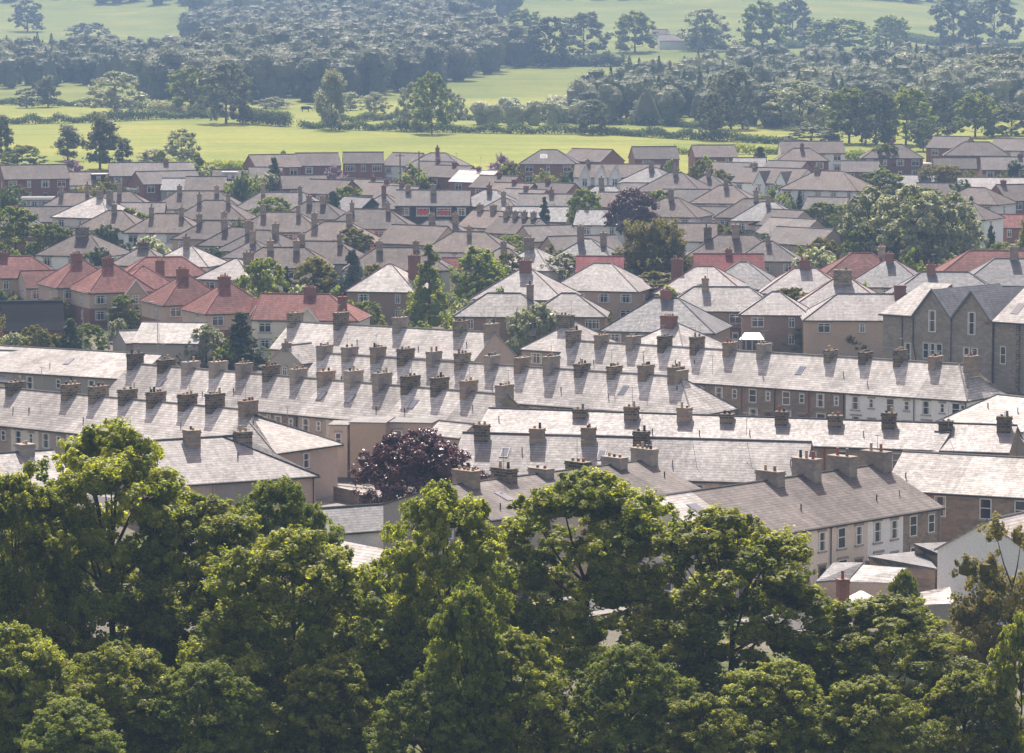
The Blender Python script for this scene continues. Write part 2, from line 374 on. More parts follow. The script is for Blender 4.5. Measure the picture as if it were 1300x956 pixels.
def house(name,loc,rz,W,Df,Db,he,hr,hipL=0,hipR=0,roof='slate_pale',wall='beige',label='',cat='house',group=None,
          chim=(),wins='auto',eL=.12,eR=.12,ridge=None,gut='trim_dark',base=None,fm='paint_white',win_style='case',ww=1.3,wh=1.25,o=.25,nw=None,low=True):
    t=empty(name,loc,rz,label,cat,group)
    b=MB()
    x0,x1=-W/2,W/2; zb=-1.6; d=.075
    b.poly([(x0,-Df,zb),(x1,-Df,zb),(x1,-Df,he-d),(x0,-Df,he-d)])
    b.poly([(x1,Db,zb),(x0,Db,zb),(x0,Db,he-d),(x1,Db,he-d)])
    for x,hp,sg in ((x0,hipL,-1),(x1,hipR,1)):
        P=[(x,-Df,zb),(x,Db,zb),(x,Db,he-d)]+([] if hp else [(x,0,hr-d)])+[(x,-Df,he-d)]
        b.poly(P if sg>0 else P[::-1])
    b.poly([(x0,-Df,zb),(x0,Db,zb),(x1,Db,zb),(x1,-Df,zb)])
    wo=b.build('wall',[wall],t)
    if base:
        q=MB(); e=.03; q.box(x0-e,x1+e,-Df-e,Db+e,-.5,2.6); q.build('wall_base',[base],t)
    b=MB(); xl,xr,rl,rr,zo,ob=roof_slabs(b,W,Df,Db,he,hr,hipL,hipR,eL,eR,o)
    b.build('roof',[roof],t)
    # ridge and hip tiles
    rm=ridge or RIDGE[roof]; b=MB(); r=.1
    b.tube([(rl,0,hr+.01),(rr,0,hr+.01)],r,6)
    zc=zo+.02
    if hipL: b.tube([(rl,0,hr+.01),(xl,-Df-o,zc)],r*.8,5); b.tube([(rl,0,hr+.01),(xl,Db+ob,zc)],r*.8,5)
    if hipR: b.tube([(rr,0,hr+.01),(xr,-Df-o,zc)],r*.8,5); b.tube([(rr,0,hr+.01),(xr,Db+ob,zc)],r*.8,5)
    b.build('ridge_tiles',[rm],t)
    # gutters
    b=MB(); b.box(xl,xr,-Df-o-.11,-Df-o-.005,zo-.17,zo-.03)
    if hipL: b.box(xl-.11,xl-.005,-Df-o,Db+ob,zo-.17,zo-.03)
    if hipR: b.box(xr+.005,xr+.11,-Df-o,Db+ob,zo-.17,zo-.03)
    b.build('gutter',[gut],t)
    # windows on the sides that can be seen
    c,s=math.cos(rz),math.sin(rz)
    if wins=='auto':
        n=nw or max(2,int(W/3.2))
        rows=[he-.55-wh]+([.95] if (low and he>4.2) else [])
        for zi,zz in enumerate(rows):
            for i in range(n):
                xx=-W/2+W*(i+.5)/n
                big=(i%3!=1)
                if zi==1 and i==n//2 and n>2:
                    door(t,xx,-Df-.02,0,rng.choice(['paint_white','timber','trim_dark'])); continue
                window(t,xx,-Df-.02,zz,0,(ww*1.25 if big else ww*.6),wh,win_style,fm)
        for x,nx,ang in ((x0,-c,-math.pi/2),(x1,c,math.pi/2)):
            ny=(-s if x<0 else s)   # world y of the outward normal
            if ny<-.25:
                for zz in rows:
                    window(t,x+(-.02 if x<0 else .02),-Df*.3,zz,ang,.75,wh*.8,win_style,fm)
    elif wins:
        for wd in wins:   # (side, pos, z, w, h)
            sd,p,z,w_,h_=wd[:5]; st=wd[5] if len(wd)>5 else win_style
            if sd=='f': window(t,p,-Df-.02,z,0,w_,h_,st,fm)
            elif sd=='l': window(t,x0-.02,p,z,-math.pi/2,w_,h_,st,fm)
            elif sd=='r': window(t,x1+.02,p,z,math.pi/2,w_,h_,st,fm)
            elif sd=='d': door(t,p,-Df-.02,0)
    for ch in chim:       # (x, y, w, d, rise above ridge, material, pots, potmat, poth)
        x,y,w_,d_,up=ch[:5]; mt=ch[5] if len(ch)>5 else 'sooty'; np_=ch[6] if len(ch)>6 else 3; pm=ch[7] if len(ch)>7 else None; ph=ch[8] if len(ch)>8 else None
        sl=(hr-he)/Df
        zb_=hr-(abs(y)+d_/2)*sl-.5
        if x<rl: zb_-= (rl-x)*((hr-he)/(hipL or 1))
        if x>rr: zb_-= (x-rr)*((hr-he)/(hipR or 1))
        chimney(t,x,y,zb_,w_,d_,hr+up,mt,np_,pm,ph)
    t['hr']=hr
    return t
HAZE=.00021; SUN=5.0; SKY=.14; EXPO=.72
# ------------------------------------------------------------------ terraces
ORD=['first','second','third','fourth','fifth','sixth','seventh','eighth','ninth','tenth','eleventh','twelfth','thirteenth','fourteenth','fifteenth']
def solve_eave(A,n,R,zr,ex,ey,dr):
    lo,hi=1.5,zr-.8
    for _ in range(40):
        m=(lo+hi)/2
        E0=Vector((A.x+n.x*R,A.y+n.y*R,m)); E1=E0+Vector((dr.x,dr.y,0))*20
        a=proj(E0); b=proj(E1); yy=a[1]+(b[1]-a[1])*(ex-a[0])/(b[0]-a[0])
        if yy<ey: hi=m     # too high in the picture -> lower the eave
        else: lo=m
    return (lo+hi)/2
STACKED=[]
def terrace(key,p0,p1,zr,R,eave,bounds,desc,group,roof='slate_pale',walls=('beige',),Rb=None,hipL=0,hipR=0,cw=.8,cd=2.0,ch=1.0,
            chx=None,skip=(),tall=(),roofs={},wins='row',cmat='sooty',pots=3,chy=0,ridge=None,gz=0,look=None,wallh=None,endl=.12,endr=.12,aer=.35,single=False,chimL=True,cyof=0,wlook=None):
    A=at_z(p0[0],p0[1],zr+gz); B=at_z(p1[0],p1[1],zr+gz)
    dr=(B-A); dr.z=0; L=dr.length; dr.normalize(); n=Vector((dr.y,-dr.x,0)); rz=math.atan2(dr.y,dr.x)
    ze=solve_eave(A-Vector((0,0,gz)) if gz==0 else A,n,R,zr+gz,eave[0],eave[1],dr)-gz
    if wallh: ze=wallh
    def along(px):  # distance along the ridge for a picture column
        ly=p0[1]+(p1[1]-p0[1])*(px-p0[0])/(p1[0]-p0[0]); P=at_z(px,ly,zr+gz); return (P-A).dot(dr)
    t=[along(x) for x in bounds]; print(key,'rot %.0f'%math.degrees(rz),'eave %.2f'%ze,'len %.1f'%(t[-1]-t[0]),'unit %.1f'%((t[-1]-t[0])/(len(t)-1)),'Y %.0f-%.0f'%(A.y,B.y))
    nH=len(t)-1; Rb=Rb or R; out=[]
    for i in range(nH):
        W=t[i+1]-t[i]; c=A+dr*((t[i]+t[i+1])/2)
        hl=hipL if i==0 else 0; hr_=hipR if i==nH-1 else 0
        wl=walls[i%len(walls)]; rf=roofs.get(i,roof)
        ws=[]
        if wins=='row':
            z2=ze-1.95
            ws=[('f',-W*.22,z2,.95,1.45,'sash'),('f',W*.24,z2+.3,.6,1.0,'sash'),('f',-W*.2,.9,1.1,1.3,'sash'),('d',W*.25,0,1,1)]
            if rz>.2 and i==0: ws+=[('l',-1.0,z2,.8,1.2)]
        elif wins: ws=wins(i,W,ze)
        if key in('T8','T9') and i==0: ws=list(ws)+[('l',-1.6,ze-2,.9,1.4),('l',1.6,ze-2,.9,1.4),('l',-1.6,1,.9,1.4)]
        if key=='T2' and i==nH-1: ws=[('f',-W*.3,ze-2,.95,1.45,'sash'),('f',W*.05,ze-1.9,.6,1.0,'sash'),('f',W*.35,ze-2,.95,1.45,'sash'),('f',W*.3,.9,1.1,1.3,'sash'),('r',0,ze-2,.9,1.4,'sash'),('r',0,.8,.9,1.4,'sash')]
        lst=[]
        sl=(zr-ze)/R
        def add(xp,k):
            if k in skip: return
            up=ch+rng.choice([-.3,-.12,-.05,0,.08,.15,.28])+(0.9 if k in tall else 0)
            dd=cd*rng.uniform(.92,1.06)
            lst.append((xp,-cyof,cw*rng.uniform(.92,1.1),dd,up,(rng.choice(['sooty','sooty','sooty','stone','stone_grey']) if cmat=='sooty' else cmat),(pots if pots<3 else rng.choice([2,3,4,4])),None,(rng.choice([.4,.6,.85]) if key=='T9' else None)))
        if i==0 and chimL and not hl: add(-W/2+cw*.55,0)
        if i==0 and chimL and hl: add(-W/2+hl,0)
        if i<nH-1: add(W/2,i+1)
        elif not hr_: add(W/2-cw*.55,i+1)
        else: add(W/2-hr_,i+1)
        rl_={'slate_pale':'pale slate roof','slate_mid':'grey slate roof','slate_dark':'dark slate roof','tile_brown':'brown tiled roof','tile_grey':'grey tiled roof','sheet_white':'white glaring roof'}[rf]
        lab=('%s house from the left in %s'%(ORD[i],desc)) if nH>1 else desc
        h=house('terraced_house',(c.x,c.y,gz),rz,W,R,Rb,ze,zr,hl,hr_,rf,wl,lab,'house',group,chim=lst,wins=ws,eL=(endl if i==0 else 0),eR=(endr if i==nH-1 else 0),ridge=ridge,win_style='sash')
        if rng.random()<aer: aerial(h,W/2-.1+rng.uniform(-.1,.1),rng.uniform(-.3,.3),zr+.4,2.0)
        if rng.random()<.6:
            yy=-R*rng.uniform(.25,.5) if (hl or hr_) else -R*rng.uniform(.45,.8); q=MB(); q.tube([(0,0,0),(0,0,.5)],.06,6); q.build('vent_pipe',['pot_black' if rng.random()<.4 else 'metal_grey'],h,(rng.uniform(-W*.3,W*.3) if not (hl or hr_) else (W*.25 if hl else -W*.25),yy,zr+yy*sl-.05))
        if rng.random()<.7: pipe(h,W*.45,-R-.12,0,ze-.35,rng.choice(['trim_dark','trim_dark','metal_grey','pipe_red']))
        if key=='T9' and i==0: skylight(h,W*.12,-R*.5,-R*.24,lambda y,zr=zr,sl=sl: zr+y*sl,1.1)
        if rng.random()<.14 and not hl and not hr_ and key!='T9': skylight(h,rng.uniform(-W*.2,W*.2),-R*.62,-R*.36,lambda y,zr=zr,sl=sl: zr+y*sl,.75)
        out.append((h,W,ze))
    return dict(A=A,dr=dr,n=n,rz=rz,ze=ze,units=out,R=R,zr=zr,t=t)
PL,PM_='slate_pale','slate_mid'
G1='houses of the long pale-roofed terraces'
terrace('T0',(371,408),(628,422),8,4.4,(480,449),[371,433,508,585,628],'the rearmost pale terrace above the other chimney rows',G1,walls=('beige',),cd=2.2,ch=1.15,aer=.8)
TM=terrace('Tm1',(408,448),(906,481),8,4.2,(760,517),[408,444,480,515,551,587,625,663,700,739,780,820,858,906],'the long terrace crossing the middle of the town',G1,walls=('beige','stone'),hipR=4)
T1=terrace('T1',(168,461),(645,501),8,4.2,(550,540),[168,211,242,277,310,344,379,414,449,485,521,558,595,645],'the terrace ending behind the purple tree',G1,walls=('stone','beige','cream'))
T2=terrace('T2',(-60,486),(322,521),8,4.4,(94,547),[-60,-18,20,55,90,125,162,198,238,273,315,388],'the terrace running in from the left edge',G1,walls=('beige','cream'),skip=(3,11),hipR=8.4)
T4=terrace('T4',(724,432),(1252,464),8,4.3,(1101,498),[724,764,804,844,885,927,970,1012,1055,1099,1143,1188,1233,1252],'the upper right terrace below the stone gabled hall',G1,walls=('stone','stone','stone','stone','stone','stone','stone','stone','stone','white_render','white_render','white_render','white_render'),hipR=3.2,skip=(7,13))
T6=terrace('T6',(622,518),(1290,540),8.2,4.3,(800,556),[622,676,740,805,872,926,995,1063,1131,1203,1277,1290],'the terrace with a dark lead ridge and slim chimneys','houses of the lead-ridged terrace',roof=PM_,walls=('stone',),cw=1.15,cd=1.0,ch=.6,cyof=.9,pots=2,ridge='ridge_dark',skip=(0,1,11),cmat='sooty',aer=.2)
T7=terrace('T7',(589,549),(1029,561),8,4.6,(905,608),[589,614,684,749,816,880,950,1029],'the terrace with a small grey gable on its right','houses of the terrace with a grey end gable',roof=PM_,walls=('stone','beige'),cw=1.2,cd=1.1,ch=.55,cyof=.6,pots=2,skip=(0,5,6,7),roofs={2:PL})
T8=terrace('T8',(553,618),(823,584),8,6.0,(887,622),[553,592,640,687,734,780,823],'the terrace standing behind the tallest front trees','houses of the terrace behind the front trees',roof='tile_grey',walls=('grey_render',),cw=.85,cd=2.2,ch=.75,Rb=6,wins=None,pots=3,skip=(0,))
T9=terrace('T9',(828,631),(1117,589),8,6.2,(1107,656),[828,877,928,978,1024,1069,1117],'the near right terrace with tall grouped chimney pots','houses of the near right terrace',roof='tile_grey',
    walls=('cream','beige','cream','cream','white_render','stone'),cw=.9,cd=2.3,ch=1.05,skip=(0,1,2),roofs={0:PL},cmat='stone_grey',Rb=5.5,pots=3,
    wins=lambda i,W,ze:[('f',-W*.24,ze-2.1,.95,1.65,'sash'),('f',W*.24,ze-2.05,.85,1.5,'sash'),('f',-W*.2,.8,1.1,1.4,'sash'),('d',W*.25,0,1,1)])
T10=terrace('T10',(1148,573),(1340,583),8,5.2,(1220,625),[1148,1236,1340],'the bright glaring roofs at the right edge','houses under the glaring roofs',roof=PL,walls=('stone',),roofs={1:'slate_pale'},skip=(0,1,2),
    wins=lambda i,W,ze:[('f',-W*.12,ze-2.1,1.0,1.7,'sash'),('f',W*.3,ze-2.1,1.0,1.7,'sash'),('f',0,.8,1.0,1.5,'sash')])
T11=terrace('T11',(1232,497),(1340,508),8,4.6,(1290,545),[1232,1285,1340],'the pale roofs behind the blank grey gable','houses behind the blank grey gable',roof=PL,walls=('white_render',),hipL=3.5,skip=(0,1,2))
T3=terrace('T3',(183,560),(366,549),7.4,5.6,(400,602),[183,240,305,366],'the grey stone-tiled row left of the purple tree','houses of the row left of the purple tree',roof=PM_,walls=('beige','grey_render'),hipR=6.5,cw=1.25,cd=1.2,ch=.55,cyof=.6,skip=(0,3),pots=2,ridge='ridge_dark',
   wins=lambda i,W,ze:[('f',-W*.2,ze-2.2,.8,1.2)] if i<1 else [])
T3b=terrace('T3b',(-40,578),(66,571),7.0,5.0,(30,618),[-40,32,66],'the stone-tiled pair at the left edge','houses at the left edge behind the trees',roof=PM_,walls=('beige',),cw=1.2,cd=1.3,ch=.8,skip=(0,2),pots=2)
T5=terrace('T5',(-30,437),(205,450),7.0,5.0,(100,476),[-30,50,128,205],'the plain terrace behind the striped roof','houses behind the striped roof',roof=PL,walls=('grey_render',),skip=(0,1,2,3),aer=.5)
TS=terrace('TS',(-30,444),(56,446),6.6,5.2,(40,484),[-30,56],'house with boldly striped concrete tile roof at the left edge',None,roof='slate_pale',walls=('cream',),skip=(0,1))
for o in TS['units'][0][0].children:
    if o.name.startswith('roof'): o.data.materials[0]=M['tile_stripe']
TG=terrace('TG',(1188,548),(1205,549),7.6,3,(1190,575),[1188,1205],'low slate house tucked beneath the lead-ridged terrace',None,roof=PM_,walls=('stone',),skip=(0,1))

FOOT=[]
# plain placement of a single house from the middle of its ridge in the picture
def place(px,py,W,D,th,kind='H',roof='tile_brown',wall='cream',label='',he=5.0,pitch=32,ch=None,name=None,cat='house',group=None,hl=None,hr=None,**k):
    rise=D/2*math.tan(R_(pitch)); zr=he+rise
    P=on_surf(px,py,zr); gz=terr(P.x,P.y)
    if kind=='H': hl=D/2*.95 if hl is None else hl; hr=D/2*.95 if hr is None else hr
    else: hl=hl or 0; hr=hr or 0
    if W-hl-hr<.4 and kind=='H': hl=hr=(W-.5)/2
    cs=[]
    if ch is None: ch=2 if (kind=='H' and W>10) else 1
    if isinstance(ch,int):
        xs={0:[],1:[0],2:[-W*.2,W*.2],3:[-W*.25,0,W*.25]}[ch]
        cs=[(x,-.45,rng.choice([.62,.7,.8]),rng.choice([.7,.85,1.0]),rng.choice([.9,1.1,1.25,1.5]),('red_brick' if wall=='red_brick' or roof in('tile_red','tile_crimson') else 'stone'),2) for x in xs]
    else: cs=ch
    FOOT.append((P.x,P.y,R_(th),W/2,D/2))
    nm=name or {'H':'hipped_house','G':'gabled_house'}[kind]
    t=house(nm,(P.x,P.y,gz),R_(th),W,D/2,D/2,he,zr,hl,hr,roof,wall,label,cat,group,chim=cs,**k)
    if rng.random()<.45 and cs: aerial(t,cs[0][0]+.3,.2,zr+.3,2.2)
    if he>4.2 and W>9 and rng.random()<.45:
        x=rng.choice([-1,1])*W*.24; b=MB(); w_=rng.uniform(2,3.4); dp=rng.uniform(1.2,2.6)
        b.box(x-w_/2,x+w_/2,-D/2-dp,-D/2,-1.2,2.5); e=b.build('porch',[rng.choice([wall,'cream','red_brick'])],t)
        b=MB(); b.prism([(x-w_/2-.15,-D/2-dp-.2,2.5),(x+w_/2+.15,-D/2-dp-.2,2.5),(x+w_/2+.15,-D/2-.01,3.3),(x-w_/2-.15,-D/2-.01,3.3)],.12); b.build('porch_roof',[roof],e)
        window(t,x,-D/2-dp-.02,.9,0,1.5,1.1)
    return t
def gable_front(parent,x,Df,he,w,h,proj_=.9,wall='white_render',roof='tile_brown'):
    """small cross gable on the front of a house (local coordinates of the parent)"""
    b=MB(); y=-Df-proj_; zt=he-.3; ap=zt+h
    b.poly([(x-w/2,y,-1),(x+w/2,y,-1),(x+w/2,y,zt),(x,y,ap),(x-w/2,y,zt)])
    b.poly([(x+w/2,y,-1),(x+w/2,-Df,-1),(x+w/2,-Df,zt),(x+w/2,y,zt)]); b.poly([(x-w/2,-Df,-1),(x-w/2,y,-1),(x-w/2,y,zt),(x-w/2,-Df,zt)])
    g=b.build('front_gable',[wall],parent)
    b=MB(); yb=-Df+h*1.5; o=.2; sl=h/(w/2)
    b.prism([(x-w/2-o,y-.2,zt-o*sl+.1),(x,y-.2,ap+.1),(x,yb,ap+.1),(x-w/2-o,-Df-.1,zt-o*sl+.1)],.12)
    b.prism([(x,y-.2,ap+.1),(x+w/2+o,y-.2,zt-o*sl+.1),(x+w/2+o,-Df-.1,zt-o*sl+.1),(x,yb,ap+.1)],.12)
    b.build('gable_roof',[roof],g)
    b=MB(); b.prism([(x-w/2-o,y-.26,zt-o*sl+.12),(x-w/2-o,y-.21,zt-o*sl+.12),(x,y-.21,ap+.12),(x,y-.26,ap+.12)],.22); b.prism([(x,y-.26,ap+.12),(x,y-.21,ap+.12),(x+w/2+o,y-.21,zt-o*sl+.12),(x+w/2+o,y-.26,zt-o*sl+.12)],.22)
    b.build('bargeboard',['paint_white'],g)
    window(parent,x,y-.02,zt-1.6,0,1.0,1.3)
    window(parent,x,y-.02,.9,0,1.2,1.3)
def bay(parent,x,Df,w=2.2,z1=4.3,wall='brown_render',roof=None):
    b=MB(); b.box(x-w/2,x+w/2,-Df-.7,-Df+.1,-1,z1); b.box(x-w/2-.1,x+w/2+.1,-Df-.8,-Df-.003,z1,z1+.15,1)
    g=b.build('bay',[wall,'trim_dark'],parent)
    window(parent,x,-Df-.72,z1-1.5,0,w*.8,1.25); window(parent,x,-Df-.72,.9,0,w*.8,1.3)
def dormer(parent,x,y,z,w=2.6,h=1.3,dep=2.2,mat='dark_timber'):
    b=MB(); b.box(x-w/2,x+w/2,y,y+dep,z-.6,z+h)
    b.box(x-w/2-.15,x+w/2+.15,y-.2,y+dep,z+h+.003,z+h+.14,1)
    g=b.build('dormer',[mat,'paint_white'],parent)
    window(parent,x-w*.23,y-.02,z+.15,0,.85,.95); window(parent,x+w*.23,y-.02,z+.15,0,.85,.95)
# ------------------------------------------------------------------ houses of the middle and far town: ridge centre (x, y), length, depth, turn
BR='tile_brown'; GR='tile_grey'; SM='slate_mid'; SD='slate_dark'; RD='tile_red'; CR='tile_crimson'
def H(*a,**k): return place(*a,kind='H',**k)
def G(*a,**k): return place(*a,kind='G',**k)
GS='semi-detached houses with slate hips'; GF='houses of the far estate'; GRR='houses with red tiled roofs'
# --- middle belt (picture rows 340-430)
s1=H(664,372,20.5,9,-3,'H' and 'hipped_house') if False else None
a=H(640,372,12.5,8.5,-4,roof=SM,wall='brown_render',label='left half of the wide brown slate-roofed semis with white windows',cat='house',group=GS,ridge='ridge_dark',ch=[(3.5,-.4,.9,1.1,1.2,'stone',3)],ww=1.5,nw=4)
a=H(722,372,10,8.5,-4,roof=SM,wall='brown_render',label='right half of the wide brown slate-roofed semis behind the pale pyramid roof',group=GS,ridge='ridge_dark',ch=[],ww=1.5,nw=3)
a=H(846,378,14.5,12,-14,roof=SD,wall='brown_render',label='large slate-hipped house with bright left slope and red stack',group=GS,ridge='ridge_dark',ch=[(0,0,1.4,.9,1.0,'red_brick',4)],nw=4)
a=H(916,364,16,9,-5,roof=SM,wall='brown_render',label='slate-hipped semi with brown walls and a maroon band between windows',group=GS,ridge='ridge_dark',ch=[(-2.2,-.4,.9,1,1.2,'stone',2)],nw=4,base='red_brick')
a=H(985,370,9,8.5,-6,roof=SM,wall='brown_render',label='brown house with slate hip left of the wide three-window house',group=GS,ridge='ridge_dark',ch=[],nw=2)
a=H(1092,373,15,9.5,-2,roof=SM,wall='tan_render',label='wide tan house with three upper windows and a dark stack on its right',group=GS,hr=.0,ch=[(5.2,-.5,1.5,1.2,1.2,'red_brick',0)],nw=3,low=False,ridge='ridge_dark')
a=H(1070,354,13,11,-8,roof=SM,wall='brown_render',label='slate house with a block-shaped sooty chimney behind the three-window house',group=GS,ridge='ridge_red',ch=[(0,-.8,2.4,1.2,1.3,'sooty',2)])
a=H(1022,340,12.5,10,-4,roof=SM,wall='cream',label='slate hip edged with red ridge tiles and a red stack',group=GS,ridge='ridge_red',ch=[(0,0,1.5,.9,1.1,'red_brick',4)])
a=H(1130,330,12,11,-12,roof=SD,wall='cream',label='dark slate hip edged in red right of the crimson roof',group=GS,ridge='ridge_red',ch=[(0,-.5,1,.8,1.0,'red_brick',2)])
a=H(1094,321,12.5,10,0,roof=RD,wall='cream',label='deep red hipped roof behind the leafless wired garden',group=GRR,ch=[(3,0,1,.9,1.0,'stone',2)])
a=H(1200,345,16,10,-5,roof=SD,wall='cream',label='dark slate hip just left of the stone gabled hall',group=GS,ch=[(-2,-.3,1.2,.9,1.0,'red_brick',3)],ridge='ridge_dark')
a=H(1287,328,16,11,-3,roof=SD,wall='cream',label='dark slate hip in front of the red roof at the right edge',group=GS,ch=[(0,.2,1.2,1,1.7,'stone',3)],ridge='ridge_grey')
a=H(1275,318,20,10,-2,roof=RD,wall='cream',label='deep red roof beside the bright lawn at the right edge',group=GRR,ch=[])
a=H(944,332,11.5,11,-8,roof=SD,wall='grey_render',label='dark slate hip with bright left edge below the crimson roof',group=GS,ch=[],ridge='ridge_grey')
a=G(925,322,10.5,8,-2,roof=CR,wall='cream',label='bright crimson tiled roof right of the big olive tree',group=GRR,ch=[(0,0,1.0,.8,.7,'red_brick',2)])
a=G(762,325,7,8,-3,roof=CR,wall='cream',label='small crimson tiled roof left of the big olive tree',group=GRR,ch=[],)
a=H(895,338,13,11,-10,roof=SM,wall='cream',label='grey slate hip with red ridge tiles behind the round olive hedge tree',group=GS,ridge='ridge_red',ch=[(-4,0,1.6,.9,1.0,'red_brick',4)])
a=H(765,334,13,11,-16,roof=SM,wall='tan_render',label='slate hip right of the pale feathery willow',group=GS,ridge='ridge_grey',ch=[])
a=H(668,341,13,12,-12,roof=SM,wall='beige',label='pale slate hip with red stack left of the feathery willow',group=GS,ridge='ridge_grey',ch=[(0,-.5,1.6,.9,1.2,'red_brick',4)])
a=H(495,335,10,11,-12,roof='slate_pale',wall='brown_render',label='pale slate roof between the blue cedar and the pine',group=GS,ridge='ridge_red',ch=[(3.6,0,1.6,1,1.3,'red_brick',3)],nw=2)
a=H(395,373,14,9.5,-8,roof=RD,wall='cream',label='red tiled hip with two brick stacks and a small cream gable',group=GRR,hl=.3,ch=[(-.2,.2,1.5,.9,.9,'red_brick',4),(4.7,-2.6,1.1,.9,-.1,'red_brick',1)],nw=4)
gable_front(a,.6,9.5/2,5,2.9,1.8,.5,'cream',RD)
# two pale pyramid roofs rising behind the upper right terrace
a=H(729,409,9.2,9.4,-36,roof='slate_pale',wall='grey_render',label='pale pyramid slate roof, left one of two above the terraces',he=4.6,pitch=33,group='pyramid-roofed houses',ch=[(-.9,-.6,2.0,1.0,.9,'sooty',3)],ridge='ridge_grey')
a=H(858,410,11,11,-40,roof='slate_pale',wall='grey_render',label='pale pyramid slate roof, right one of two above the terraces',he=4.6,pitch=31,group='pyramid-roofed houses',ch=[(-.6,-.6,1.9,1.0,.9,'red_brick',4)],ridge='ridge_grey')
# red semis on the left
def redsemi(px,py,lab,bays=(),W=9.6,D=10,th=24,**k):
    h=H(px,py,W,D,th,roof=RD,wall='beige',label=lab,group=GRR,base='red_brick',hl=W*.47,hr=W*.47,pitch=36,ch=[(-.5,0,1.5,.95,.75,'red_brick',4)],nw=3,ridge='ridge_red',**k)
    return h
redsemi(101,328,'red-roofed house with one tall stack, third gable from the left edge')
r3=redsemi(141,334,'red-roofed house with a white bay left of the twin gables')
gable_front(r3,1.8,4.8,5,3.0,1.9,.9,'beige',RD)
r4=H(182,338,9,9,16,roof=RD,wall='beige',label='red-roofed house showing the right one of two white-edged gables',group=GRR,base='red_brick',ch=[(2.5,.5,1.2,.9,.8,'red_brick',3)],nw=2,low=True)
gable_front(r4,-2.6,4.5,5,3.0,1.9,.9,'beige',RD)
r5=redsemi(236,348,'red-roofed house with tall stack left of the nearest red hip')
r6=redsemi(289,358,'nearest red hip with a small beige gable at its right')
gable_front(r6,2.6,4.8,5,2.8,1.9,.8,'beige',RD)
H(20,325,13,9,10,roof=RD,wall='tan_render',label='red roof at the left edge with a dark-edged gable',group=GRR,ch=[(-2,0,1.6,.9,.6,'red_brick',4)])
H(208,326,13,8,10,roof=RD,wall='beige',label='long deep red roof behind the tall brick stacks',group=GRR,ch=[])
G(52,343,6,7,20,roof=RD,wall='beige',label='low red roof slope beside the dark-edged gable',group=GRR,ch=[],he=4)
# dark shed with red brick gable, outbuildings
G(40,382,8.2,7.5,12,roof='sheet_dark',wall='red_brick',label='dark sheet-roofed hall with a red brick gable at the left edge',he=2.6,pitch=42,ch=[],wins=[],cat='hall',name='brick_hall')
G(170,419,4.2,4.2,30,roof='slate_pale',wall='grey_render',label='little slate-roofed outbuilding with a grey gable above the terraces',he=2.6,pitch=32,ch=[],wins=[],cat='outbuilding',name='outbuilding')
G(222,409,8.5,9,-10,roof='slate_pale',wall='grey_render',label='broad pale slate roof below the nearest red hip',he=3.2,pitch=26,ch=[],wins=[],group=G1)
G(378,437,4.6,5.0,52,roof='slate_pale',wall='grey_render',label='small grey gable with a tiny stack among the pale terraces',he=4.2,pitch=36,ch=[(-2,0,.8,.8,.3,'stone',2)],wins=[('l',0,2.2,.7,1.3)],group=G1)
